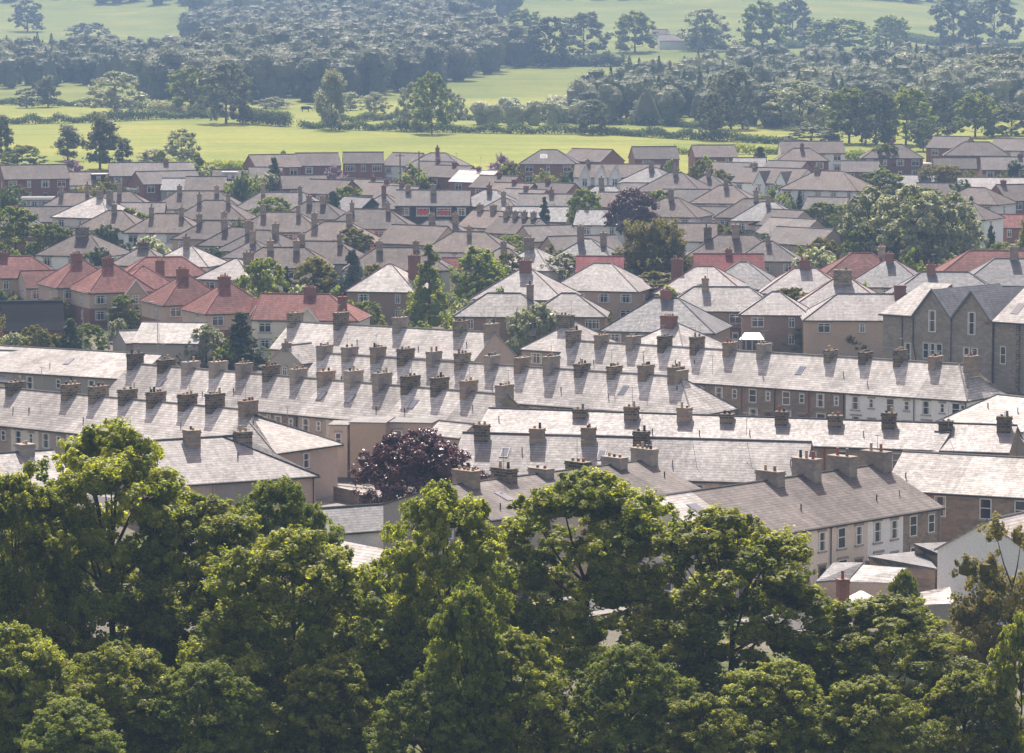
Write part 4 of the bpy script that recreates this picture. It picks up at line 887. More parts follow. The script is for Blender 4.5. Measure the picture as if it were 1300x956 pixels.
def lamp(px,pt,Y,side,label):
    Pt=at_Y(px,pt,Y); zb=terr(Pt.x,Y); h=Pt.z-zb; t=empty('street_lamp',(Pt.x,Y,zb),0,label,'street lamp','street lamps')
    b=MB(); b.tube([(0,0,0),(0,0,h*.6),(0,0,h),(side*.8,0,h+.15)],[.09,.06,.045,.04],6); b.build('post',['metal_grey'],t)
    b=MB(); b.box(side*.75-.3,side*.75+.3,-.13,.13,h+.08,h+.22); b.build('lamp_head',['metal_grey'],t)
lamp(137,392,425,1,'grey street lamp in front of the twin-gabled red house')
lamp(105,372,440,1,'grey street lamp before the white bay of the red house')
lamp(942,404,432,-1,'grey street lamp beside the white conservatory')
lamp(200,385,425,-1,'grey street lamp below the red roof with the tall stack')
def car_mesh(col):
    def f():
        b=MB()
        prof=[(-2.1,.35),(-2.1,.8),(-1.95,.92),(-1.25,.98),(-.7,1.42),(.75,1.45),(1.55,1.0),(2.05,.9),(2.12,.6),(2.08,.35)]
        for y in (-.85,.85):
            P=[(x,y*(1 if z<1.05 else .82),z) for x,z in prof]; b.poly(P if y<0 else P[::-1])
        for i in range(len(prof)):
            x0,z0=prof[i]; x1,z1=prof[(i+1)%len(prof)]; a0=.85*(1 if z0<1.05 else .82); a1=.85*(1 if z1<1.05 else .82)
            b.poly([(x0,-a0,z0),(x0,a0,z0),(x1,a1,z1),(x1,-a1,z1)])
        return b.mesh('body',[col])
    return cached(('car',col),f)
def carwin():
    b=MB()
    for s in (-1,1):
        P=[(-1.05,s*.86,1.03),(1.2,s*.86,1.03),(.68,s*.73,1.38),(-.62,s*.73,1.36)]; b.poly(P if s<0 else P[::-1])
    b.poly([(-1.24,-.74,1.01),(-.75,-.66,1.39),(-.75,.66,1.39),(-1.24,.74,1.01)]); b.poly([(1.5,.74,1.05),(.84,.66,1.42),(.84,-.66,1.42),(1.5,-.74,1.05)])
    return b.mesh('car_windows',['glass'])
def wheelm():
    b=MB(); b.tube([(0,-.1,0),(0,.1,0)],.31,12); return b.mesh('wheel',['tyre'])
def car(px,py,th,col,label):
    P=on_surf(px,py,.7); t=empty('parked_car',(P.x,P.y,terr(P.x,P.y)+.06),R_(th),label,'car','parked cars')
    link('body',car_mesh(col),t); link('car_windows',cached('carwin',carwin),t,(0,0,.012))
    for x in (-1.35,1.3):
        for y in (-.78,.78): link('wheel',cached('wheel',wheelm),t,(x,y,.31))
car(1058,272,-20,'car_white','white car parked right of the low beige gabled house')
car(1064,283,-50,'car_silver','silver car parked below the white one')
car(1048,264,-10,'car_red','red car parked by the low beige gabled house')
car(1028,261,-10,'car_blue','blue car parked in front of the big white-walled hip')
car(1168,243,10,'car_silver','silver car beside the tree clump garages')
car(466,224,5,'car_white','white van-like car near the three brick gables')
car(1272,283,0,'car_white','white car on the drive at the right edge')
def cow(px,py,th,col,label):
    P=on_surf(px,py,0); b=MB()
    b.tube([(-1.15,0,1.05),(-1,0,1.05),(-.4,0,1.0),(.4,0,1.0),(.85,0,1.12),(1.25,0,1.0),(1.6,0,.78),(1.75,0,.7)],[.12,.38,.44,.42,.34,.22,.17,.08],10)
    for x in (-.85,.65):
        for y in (-.24,.24): b.tube([(x,y,.95),(x+.05,y,.5),(x,y,.0)],[.17,.09,.06],6)
    b.tube([(-1.12,0,1.2),(-1.25,0,.9),(-1.25,0,.4)],[.04,.03,.05],5)
    for y in (-.2,.2): b.tube([(1.3,y*.6,1.12),(1.3,y*1.6,1.2)],[.05,.03],5)
    o=b.build('cow',[col],None,(P.x,P.y,P.z)); o.rotation_euler=(0,0,R_(th)); o.scale=(1.25,1.25,1.25); tag(o,label,'cow','cows grazing in the meadow')
cow(207,137,170,'cow_black','black cow standing in the bright meadow left of the twin ash trees')
cow(388,142,10,'cow_black','black cow grazing in the bright meadow right of the ivy-clad tree')
cow(215,139,20,'cow_white','pale cow lying close behind the black one') if False else None
# farm buildings on the hill
def barn(px,py,W,D,th,roof,wall,label):
    P=on_surf(px,py,5); gz=terr(P.x,P.y)
    house('barn',(P.x,P.y,gz),R_(th),W,D/2,D/2,3.5,6,0,0,roof,wall,label,'barn','farm buildings on the hill',wins=[])
barn(316,28,16,11,20,'slate_pale','stone','long pale barn roof among the hill woods')
barn(862,47,18,10,5,'tile_grey','white_render','low white farm building behind the roadside hedge on the hill')
barn(838,40,7,7,-20,'tile_brown','white_render','pink-grey farmhouse beside the hill road')
barn(1138,32,8,7,0,'tile_brown','red_brick','small far brick house under the top field')

# ------------------------------------------------------------------ ground
def grid_mesh(name,xs,ys,zf,mats,mf):
    nx,ny=len(xs),len(ys); X,Y=np.meshgrid(xs,ys)
    Z=np.array([[zf(x,y) for x in xs] for y in ys])
    co=np.stack([X,Y,Z],-1).reshape(-1,3); me=bpy.data.meshes.new(name)
    F_=[]; mi=[]
    for j in range(ny-1):
        for i in range(nx-1):
            k=j*nx+i; F_.append((k,k+1,k+nx+1,k+nx)); mi.append(mf((xs[i]+xs[i+1])/2,(ys[j]+ys[j+1])/2))
    me.from_pydata(co.tolist(),[],F_)
    for m in mats: me.materials.append(M[m])
    me.polygons.foreach_set('material_index',mi); me.polygons.foreach_set('use_smooth',[True]*len(F_))
    return link(name,me)
xs=[-1100,-900,-700,-550,-450]+list(np.arange(-380,381,8.0))+[450,550,700,900,1100]
ys=[-150,0,100,200,260,320,380,430,475,520,575,630,665,700,725,750]+list(np.arange(760,2100,8.0))+list(np.arange(2100,3601,60.0))
def gm(x,y):
    if y<742+14*math.sin(x/60): return 0
    px,py=proj((x,y,terr(x,y)))
    return 1 if py>126+2*math.sin(px/60) else 2
g=grid_mesh('ground',[float(v) for v in xs],[float(v) for v in ys],terr,['town_ground','meadow','hill_grass'],gm); g['kind']='structure'
# lawn at right, street surfaces
def strip(name,P0,P1,w,mat,dz,n=24):
    P0=Vector(P0);P1=Vector(P1); d=(P1-P0); d.z=0; q=Vector((-d.y,d.x,0)).normalized()*w/2; b=MB()
    for i in range(n):
        a=P0+d*(i/n); c=P0+d*((i+1)/n)
        za,zc=[terr(p.x,p.y)+dz for p in (a,c)]
        b.poly([(a.x-q.x,a.y-q.y,za),(c.x-q.x,c.y-q.y,zc),(c.x+q.x,c.y+q.y,zc),(a.x+q.x,a.y+q.y,za)][::-1])
    o=b.build(name,[mat]); o['kind']='structure'; return o
k=0
for T in (TM,T1,T2,T4,T6,T7,T8,T9,T3):
    c0=T['A']+T['n']*(T['R']+8)-T['dr']*3; c1=c0+T['dr']*(T['t'][-1]+6); k+=1
    strip('pavement',c0,c1,7.4,'paving',.10+.004*k); strip('road',c0,c1,4.6,'asphalt',.15+.004*k)
strip('road',on_surf(1048,262,0),on_surf(1070,310,0),7,'asphalt',.2); 
strip('lawn',on_surf(1232,318,0),on_surf(1330,318,0),14,'lawn',.12)
strip('paving',at_z(380,640,0),at_z(520,640,0),40,'paving',.05)
strip('paving',at_z(1000,760,0),at_z(1220,760,0),26,'paving',.054)
for i,(p,q,w) in enumerate((((300,262),(640,262),6),((640,243),(960,280),6),((60,290),(330,300),6),((880,212),(1200,215),6))):
    strip('road',on_surf(*p,0),on_surf(*q,0),w,'asphalt',.25+i*.01)
strip('country_road',on_surf(858,54,0),on_surf(960,64,0),8,'paving',.3)
strip('country_road',on_surf(1240,62,0),on_surf(1330,64,0),7,'paving',.3)
# yard walls
def yard_wall(px0,py0,px1,py1,h,mat,label):
    A=at_z(px0,py0,0);B_=at_z(px1,py1,0); d=B_-A; t=MB(); t.box(0,d.length,-.15,.15,0,h); t.box(0,d.length,-.2,.2,h+.003,h+.1,1)
    o=t.build('yard_wall',[mat,'stone_trim'],None,A); o.rotation_euler=(0,0,math.atan2(d.y,d.x)); tag(o,label,'wall','yard walls')
yard_wall(480,672,520,694,2,'stone','stone yard wall in front of the terrace gable behind the front trees')
yard_wall(1056,770,1150,775,1.8,'red_brick','brick yard wall behind the parasol')
yard_wall(1100,742,1205,760,1.8,'stone','stone yard wall beneath the dark lean-to roofs')

yard_wall(425,636,470,646,1.3,'stone','low stone wall across the pale yard left of the purple beech')
# ------------------------------------------------------------------ foliage
nr=np.random.default_rng(11)
def unit(n):
    v=nr.normal(size=(n,3)); return v/np.linalg.norm(v,axis=1,keepdims=True)
def leaf_mesh(name,P,Nn,size,mat,tint,extra=None,asp=.6,core=None):
    """one folded leaf-shaped quad per point; extra = (verts, faces) for trunk and limbs is kept in its own mesh"""
    n=len(P); Nn=Nn/np.maximum(1e-6,np.linalg.norm(Nn,axis=1,keepdims=True))
    r=unit(n); T=np.cross(Nn,r); T/=np.maximum(1e-6,np.linalg.norm(T,axis=1,keepdims=True)); B=np.cross(Nn,T)
    s=size[:,None]
    V=np.stack([P-T*s*.5,P-B*s*asp*.5+Nn*s*.08,P+T*s*.5-Nn*s*.05,P+B*s*asp*.5+Nn*s*.08],1).reshape(-1,3)
    if core is not None:
        V=np.concatenate([V,core[0].reshape(-1,3)]); tint=np.concatenate([tint,core[1]]); n+=len(core[0])
    me=bpy.data.meshes.new(name); me.vertices.add(4*n); me.vertices.foreach_set('co',V.astype(np.float32).ravel())
    me.loops.add(4*n); me.loops.foreach_set('vertex_index',np.arange(4*n,dtype=np.int32))
    me.polygons.add(n); me.polygons.foreach_set('loop_start',np.arange(0,4*n,4,dtype=np.int32)); 
    try: me.polygons.foreach_set('loop_total',np.full(n,4,dtype=np.int32))
    except Exception: pass
    at=me.attributes.new('tint','FLOAT','FACE'); at.data.foreach_set('value',np.clip(tint,0,1).astype(np.float32))
    me.materials.append(M[mat]); me.update(calc_edges=True); return me
_th=np.linspace(0,2*np.pi,11); _ph=np.linspace(0,np.pi,7)
def _ball():
    q=[]
    for i in range(10):
        for j in range(6):
            q.append([[np.sin(_ph[b])*np.cos(_th[a]),np.sin(_ph[b])*np.sin(_th[a]),np.cos(_ph[b])] for a,b in ((i,j),(i,j+1),(i+1,j+1),(i+1,j))])
    return np.array(q)
BALL=_ball()
def cores(C,rad,squash=(1,1,1)):  # lumpy balls added inside crowns to block light between the leaves
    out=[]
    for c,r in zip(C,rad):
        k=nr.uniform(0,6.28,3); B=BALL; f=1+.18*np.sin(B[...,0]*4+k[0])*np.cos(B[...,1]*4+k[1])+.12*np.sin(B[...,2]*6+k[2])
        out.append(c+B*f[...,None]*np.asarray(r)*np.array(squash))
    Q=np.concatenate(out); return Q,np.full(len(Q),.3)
def crown_points(kind,H,W,nl,ns,nleaf,leaf):
    """hierarchical clumps: big boughs -> small sprays -> leaves. returns P,N,size,tint,bough centres"""
    R=W/2
    if kind=='full':
        t=nr.uniform(0,1,nl)**.8; a=nr.uniform(0,6.28,nl)
        prof=np.interp(t,[0,.12,.35,.6,.8,.93,1],[.75,.95,1.0,.94,.76,.5,.16])
        asym=1+.13*np.sin(a*2+nr.uniform(0,6))+.1*np.sin(a*3+t*7)
        rr=R*prof*asym*nr.uniform(.12,1,nl)**.42*.88; C=np.stack([rr*np.cos(a),rr*np.sin(a),H*(.05+.9*t)],1)
        rb=nr.uniform(.13,.24,nl)*R*(1.1-.35*t)
    elif kind in('round','dec','sprawl'):
        u=unit(nl); f=nr.uniform(.3,.84,size=(len(u),1))
        zc=H*.53; rz_=H*.47
        C=u*f*np.array([R,R,rz_])+np.array([0,0,zc])
        rb=nr.uniform(.2,.34,size=len(C))*R*(1.0-.25*np.abs((C[:,2]-zc)/rz_))
        C[:,0]+=nr.normal(0,R*.05,len(C))
    elif kind=='tall':
        t=nr.uniform(.12,.95,size=nl); a=nr.uniform(0,6.28,nl); rr=R*np.sin(np.pi*np.clip(t*.85+.12,0,1))**.7*nr.uniform(.3,.8,nl)
        C=np.stack([rr*np.cos(a),rr*np.sin(a),H*t],1); rb=nr.uniform(.25,.4,nl)*R
    elif kind=='conifer':
        t=np.linspace(.06,.97,nl)+nr.uniform(-.02,.02,nl); a=nr.uniform(0,6.28,nl); rr=R*(1-t)*nr.uniform(.35,.9,nl)
        C=np.stack([rr*np.cos(a),rr*np.sin(a),H*t],1); rb=(.12+.3*(1-t))*R*nr.uniform(.7,1.2,nl)
    elif kind=='cypress':
        t=np.linspace(.05,.95,nl); a=nr.uniform(0,6.28,nl); pr=np.sin(np.pi*np.clip(.25+t*.72,0,1))**.8; rr=R*pr*nr.uniform(.3,.62,nl)
        C=np.stack([rr*np.cos(a),rr*np.sin(a),H*t],1); rb=.42*R*pr+.06*R
    elif kind=='bush':
        u=unit(nl*4); u=u[u[:,2]>-.1][:nl]; C=u*np.array([R*.62,R*.62,H*.55])+np.array([0,0,H*.22]); rb=nr.uniform(.25,.42,len(C))*min(R,H)
    Ps=[];Ns=[];Ss=[];Ts=[]
    for c,r in zip(C,rb):
        tb=nr.uniform(.1,.75)
        d=unit(ns); d[:,2]=np.where(d[:,2]<-.35,-d[:,2],d[:,2]); 
        sc=c+d*r*nr.uniform(.35,1.1,size=(ns,1))*np.array([1,1,.95])
        for q,dd in zip(sc,d):
            rs=r*nr.uniform(.24,.42)
            v=unit(nleaf); p=q+v*rs*nr.uniform(.3,1,size=(nleaf,1))*np.array([.9,.9,1.15])
            p[:,2]-=np.abs(nr.normal(0,rs*.15,nleaf))
            Ps.append(p); Ns.append(v*.8+dd*.6+np.array([0,-.1,.12])+nr.normal(0,.5,(nleaf,3)))
            Ss.append(leaf*nr.uniform(.65,1.35,nleaf)); Ts.append(np.clip(tb+nr.uniform(-.15,.15)+nr.normal(0,.18,nleaf),0,1))
    return np.concatenate(Ps),np.concatenate(Ns),np.concatenate(Ss),np.concatenate(Ts),C,rb
def wood_mesh(H,C,r0,mat,kind):
    b=MB(); top=H*(.9 if kind in('conifer','cypress','tall') else .62)
    pts=[(nr.normal(0,r0*.3)*i/5,nr.normal(0,r0*.3)*i/5,-.4+(top+.4)*i/6) for i in range(7)]
    b.tube(pts,[r0*(1-.13*i) for i in range(7)],8)
    if kind not in('conifer','cypress','bush'):
        idx=nr.permutation(len(C))[:min(len(C),22)]
        for i in idx:
            c=C[i]; z0=min(top*.95,max(H*.12,c[2]-H*.22)); k=min(6,max(0,(z0+.4)/(top+.4)*6)); k0=int(k)
            p0=Vector(pts[k0]).lerp(Vector(pts[min(6,k0+1)]),k-k0)
            c=Vector(c); mid=p0.lerp(c,.5)+Vector((0,0,-.04*H*nr.uniform(0,1)))
            b.tube([p0,mid,p0.lerp(c,.92),c],[r0*.34,r0*.22,r0*.1,r0*.04],5,cap=False)
    return b.mesh('trunk',[mat])
PROTO={}
def proto(key,kind,H,W,nl,ns,nleaf,leaf,mat,bark='bark',r0=None):
    P,Nn,S,T,C,rb=crown_points(kind,H,W,nl,ns,nleaf,leaf)
    sel=nr.uniform(size=len(C))<(.5 if isinstance(key,tuple) else .7)
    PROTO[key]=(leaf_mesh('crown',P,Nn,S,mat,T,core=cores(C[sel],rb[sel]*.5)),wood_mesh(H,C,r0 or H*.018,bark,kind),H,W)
# foreground trees: individual leaves, three shapes x two foliage colours
for i in range(3):
    proto(('near','lime',i),'full',17,10.5,(250,230,270)[i],13,42,.19,'leaf_lime',r0=.26)
proto(('near','green',0),'full',17,10.5,240,13,42,.19,'leaf_green',r0=.26)
proto(('near','loose',0),'sprawl',15,10,34,13,34,.26,'leaf_olive',r0=.2)
# middle distance and far
for nm,kind,H_,W_,nl,ns,nlf,lf,mat in (
  ('decA','full',12,10,110,9,15,.38,'leaf_green'),('decB','full',12,10,110,9,15,.38,'leaf_green'),('olive','sprawl',11,13,50,12,16,.4,'leaf_olive'),
  ('yellow','full',9,8,90,9,15,.33,'leaf_yellow'),('copper','full',11,11,190,10,24,.25,'leaf_copper'),('pale','full',9,8,90,9,13,.32,'leaf_pale'),
  ('blossom','bush',5,6,18,10,12,.3,'leaf_blossom'),('conifer','conifer',14,8,70,9,15,.4,'leaf_dark'),('cedar','conifer',12,10,70,9,15,.4,'leaf_blue'),
  ('pine','conifer',14,9,46,8,15,.42,'leaf_green'),('cypress','cypress',7,4,40,10,18,.28,'leaf_dark'),('gold','cypress',5,4,26,10,16,.26,'leaf_yellow'),
  ('yew','cypress',9,8,40,12,18,.36,'leaf_green'),('bush','bush',3,4,14,9,12,.28,'leaf_green'),('bushy','bush',3,4,14,9,12,.28,'leaf_yellow'),('bushd','bush',3,4,14,9,12,.28,'leaf_dark'),('bushp','bush',3,4,14,9,12,.28,'leaf_pale'),
  ('farA','full',15,13,90,8,10,.6,'leaf_far'),('farB','full',15,13,95,8,10,.6,'leaf_far'),('farC','tall',15,9,40,12,11,.58,'leaf_far'),('farW','full',15,15,95,8,10,.55,'leaf_pale'),('farD','full',13,9,60,8,9,.55,'leaf_far'),('farK','full',15,13,100,8,10,.6,'leaf_green'),('farY','tall',15,12,40,12,11,.55,'leaf_pale')):
    proto(nm,kind,H_,W_,nl,ns,nlf,lf,mat,'bark_grey' if nm.startswith('far') else 'bark')
def put_tree(key,x,y,z,h,w,label,cat='tree',name='tree',group=None,rot=None):
    cm,tm,H_,W_=PROTO[key]
    o=empty(name,(x,y,z),rng.uniform(0,6.28) if rot is None else rot,label,cat,group); o.scale=(w/W_,w/W_,h/H_)
    link('crown',cm,o); 
    if not name.endswith('bush') and not name.endswith('shrub'): link('trunk',tm,o)
    return o
def tree(key,px,pb,pt,wpx,label,**k):
    P=on_surf(px,pb); s=scl(P); return put_tree(key,P.x,P.y,P.z-.1,(pb-pt)/s*1.02,wpx/s*1.3,label,**k)
def near(key,px,ptop,Y,wpx,label,top=None,**k):
    P=at_Y(px,ptop,Y); s=F/Y; h=P.z; return put_tree(key,P.x,Y,0,h,wpx/s*1.28,label,group='tall trees in front of the town',**k)
L_=('near','lime',0); L1_=('near','lime',1); L2_=('near','lime',2); GN=('near','green',0); LO=('near','loose',0)
near(L_,140,532,206,250,'tallest leafy tree at the left, overtopping the terrace ends',rot=.4)
near(L1_,18,596,200,170,'leafy tree cut by the left edge of the view',rot=2.2)
near(GN,352,604,214,150,'darker green tree rising behind the second front tree',rot=1.0)
near(L2_,262,630,204,215,'second broad front tree from the left',rot=3.3)
near(L1_,372,664,196,230,'lower rounded front tree right of the second broad one',rot=5.0)
near(L_,474,742,203,130,'low front tree under the pale slate glimpse',rot=1.9)
near(L2_,562,612,200,175,'narrow tall front tree below the purple tree',rot=4.2)
near(L1_,742,592,205,262,'broadest dark front tree in the centre',rot=.9)
near(GN,592,738,188,120,'small bushy front tree between the two central ones',rot=2.9)
near(L_,928,642,200,262,'broad front tree before the near right terrace',rot=2.0)
near(L2_,1128,754,198,222,'low rounded front tree in front of the yard',rot=.2)
near(L1_,1298,775,190,90,'front tree cut by the lower right corner',rot=1.2)
near(LO,1288,632,216,150,'loose twiggy tree before the white house at the right',rot=.6)
near(LO,1240,735,214,95,'small russet-tinged tree under the white house',rot=2.6)
near(GN,1148,722,232,52,'leafy shrub-like tree beside the pale yard roof',rot=2.6)
for px,pt,Y,w_,kk,lab in ((20,790,192,150,0,'bushy green tree in the lower left corner'),(150,815,190,160,2,'bushy green tree below the tallest left tree'),(262,838,188,140,1,'bushy green tree below the second broad one'),(420,830,190,130,0,'bushy green tree at the foot of the rounded one'),
 (655,800,189,150,2,'bushy green tree at the foot of the broad dark centre tree'),(800,815,188,150,1,'bushy green tree between the two broadest front trees'),(985,835,189,160,0,'bushy green tree at the foot of the broad right one'),(545,860,186,130,1,'bushy green tree at the bottom middle'),(1105,858,187,150,2,'bushy green tree under the low rounded right one'),(1225,850,190,130,0,'bushy green tree in the lower right corner'),(890,880,185,130,2,'lowest bushy green tree right of the middle'),(90,885,185,140,1,'lowest bushy green tree near the left corner')):
    near(('near','lime',kk) if kk!=1 else GN,px,pt,Y,w_,lab,rot=px*.7)
# purple tree and its neighbours
tree('copper',530,680,546,126,'dark purple-leaved beech in the yards behind the front trees',name='copper_beech')
tree('yellow',594,648,566,52,'yellow-green feathery shrub right of the purple beech')
tree('yellow',560,690,632,22,'thin yellow-green sapling before the terrace gable')
GT='garden trees in the town'
TT=[('decA',335,420,326,58,'dark-topped garden tree left of the yellow-green one'),('yellow',399,400,326,62,'yellow-green garden tree behind the red tiled roof'),('conifer',364,398,338,20,'slim dark conifer between two garden trees'),
('cedar',448,402,318,56,'blue-green cedar behind the small cypress'),('cypress',476,402,362,30,'round-topped dark cypress below the cedar'),('bush',498,402,358,22,'small green tree beside the round-topped cypress'),
('pine',545,420,313,66,'tall ragged pine in the middle of the town'),('yew',607,392,316,72,'big dense dark green tree right of the pine'),('pale',716,378,322,70,'pale feathery silver-leaved tree among slate hips'),
('olive',828,376,272,100,'large olive garden tree above the crimson roofs'),('yellow',835,398,345,100,'rounded olive-yellow hedge tree on the slate hips'),('decB',792,398,366,40,'dark foliage at the foot of the olive-yellow hedge tree'),
('copper',802,300,240,62,'purple beech among the far houses'),('decA',838,292,240,44,'green tree touching the far purple beech'),('decB',743,296,240,44,'round dense green tree among far hips'),
('conifer',691,292,250,24,'blue-green conifer beside the white four-stack house'),('cedar',899,332,297,30,'small cedar right of the large olive tree'),('yellow',912,316,284,34,'light green shrub tree by the two-stack hip'),
('cypress',423,290,243,24,'tall dark clipped cypress by the pink-walled house'),('gold',392,290,258,24,'yellow-green clipped conifer beside the dark cypress'),('conifer',348,240,200,34,'dark spruce near the meadow edge'),
('decA',20,345,262,70,'willow-like tree at the left edge above the red roofs'),('decB',66,350,284,62,'second willow-like tree right of the left-edge one'),('blossom',86,230,197,44,'purple blossom tree in front of the tall dark poplar'),
('blossom',424,232,206,34,'pink blossom tree beside the three-window brick house'),('blossom',634,222,192,38,'dusky pink blossom tree behind the stepping gables'),('blossom',845,216,198,28,'dark pink tree behind the white cottages'),('blossom',922,240,220,38,'pale pink blossom tree near the brick gables'),
('yellow',890,245,203,36,'pale green round tree left of the brick gables'),('conifer',965,212,186,34,'dark conifer beside the brick gables'),('decB',1124,216,182,34,'round green tree by the flat white garage'),
('olive',1196,242,206,60,'brownish-green tree below the wide brick house'),('decB',1120,255,216,60,'low dark tree left of the tree clump'),('pale',1015,216,196,34,'silvery shrub tree before the brown hip'),
('pale',1104,330,240,80,'left dark green part of the large tree clump'),('pale',1160,338,238,96,'silver-topped tree in the large clump'),('pale',1208,338,246,76,'silver birch at the right of the clump'),('olive',1166,336,280,70,'olive front tree of the large clump'),('decB',1212,332,290,40,'dark round tree at the foot of the clump'),
('conifer',1232,322,250,24,'dark column conifer right of the clump'),('cypress',1258,318,286,12,'slim dark cypress on the lawn at right'),('pale',1110,372,344,40,'spiky grey-green garden shrub among red-edged hips'),
('decB',1018,440,410,44,'leafy bush beside the maroon-banded house'),('pale',1000,440,412,30,'white-flowering bush above the upper right terrace'),('decA',1060,446,416,36,'low green garden tree above the upper right terrace'),('olive',1085,448,420,34,'small garden tree below the three-window house'),('bushp',1112,448,430,24,'pale shrub just left of the stone hall'),
('conifer',305,462,396,62,'dark conifer group above the left terraces'),('pale',262,460,412,52,'grey-green leafy tree left of the dark conifers'),('bush',240,462,436,30,'green shrub below the grey-green tree'),
('bushy',20,448,418,60,'yellow hedge shrub at the left edge'),('bushy',60,450,412,50,'yellow-green hedge shrub below the dark sheet roof'),('conifer',90,452,404,44,'dark conifer in the hedge below the red houses'),('decB',112,446,410,36,'dark green rounded hedge tree below the red houses'),
('bushp',150,430,400,26,'pale flowering shrub beside the street lamp'),('pale',255,372,330,30,'whitish shrub tree behind the nearest red hip'),('decA',360,214,190,10,'thin tree at the meadow edge'),
('bushp',420,222,205,20,'pale shrub by the meadow houses'),('bush',690,232,214,34,'green garden shrub below the skylight hip'),('bushy',692,236,216,26,'yellow-green shrub beside the white cottages'),('decB',820,212,192,30,'green tree before the brick house at the meadow edge'),
('bushp',655,272,250,26,'white-flowering shrub by the slim-stacked terrace'),('conifer',1015,262,242,16,'dark small conifer in front of the white gabled pair'),('bush',1004,264,246,12,'small bush in front of the white gabled pair'),
('bushy',1005,334,312,30,'orange-tipped shrub below the beige stepped gables'),('bush',1030,330,308,40,'long green hedge shrub under the beige stepped gables'),('decA',1035,256,236,16,'green tree against the white walls'),('bush',1118,230,208,22,'shrub behind the maroon shed'),
('decB',1178,262,238,40,'yellow-topped tree at the back of the clump'),('bushd',8,300,236,26,'dark leafy tree at the left edge of the far houses'),('bushp',262,236,206,40,'drooping willow bush between brick house and dormer'),('decA',205,218,190,14,'small tree behind the grey roof')]
for key,px,pb,pt,w,lab in TT:
    pb+=(13 if pb<340 else 5)
    tree(key,px,pb,pt,w,lab,cat='shrub' if key.startswith('bush') else 'tree',name='shrub' if key.startswith('bush') else {'conifer':'conifer','cedar':'cedar_tree','pine':'pine_tree','cypress':'cypress_tree','gold':'cypress_tree','copper':'copper_beech','yew':'yew_tree'}.get(key,'tree'),group=GT)
def free(x,y,m=.6):
    for fx,fy,a,hw,hd in FOOT:
        dx,dy=x-fx,y-fy; c,s_=math.cos(a),math.sin(a); u=dx*c+dy*s_; v=-dx*s_+dy*c
        if abs(u)<hw+m and abs(v)<hd+m: return False
    return True
cnt=0
for _ in range(4000):
    if cnt>=280: break
    y=rng.uniform(440,725); x=rng.uniform(-1,1)*y*.155
    if not free(x,y,1.4): continue
    pb_=proj((x,y,terr(x,y)))
    if pb_[0]>700 and y<475: continue
    hh=rng.choice([2.2,3,4,5,6.5,8]); kk=rng.choice(['bush','bushy','bushd','bushp','bush','decA','yellow','decB'] if hh>2.6 else ['bush','bushy','bushd','bushp'])
    big=kk in('decA','decB','yellow')
    put_tree(kk,x,y,terr(x,y)-.1,hh,hh*rng.uniform(.9,1.4),'small garden tree growing between the houses' if big else 'low garden shrub growing between the houses','tree' if big else 'shrub',name='garden_tree' if big else 'garden_shrub',group='small garden trees between houses' if big else 'garden shrubs between houses'); cnt+=1
for _ in range(90):
    y=rng.uniform(230,730); x=rng.choice([-1,1])*(y*.155+rng.uniform(3,90))
    if not free(x,y,3): continue
    hh=rng.uniform(4,11)
    put_tree(rng.choice(['decA','decB','yellow','olive','pale']),x,y,terr(x,y)-.1,hh,hh*rng.uniform(.8,1.1),'tree standing outside the edge of the view','tree',group='trees beyond the edges of the view')
FG='trees of the fields and hedgerows'
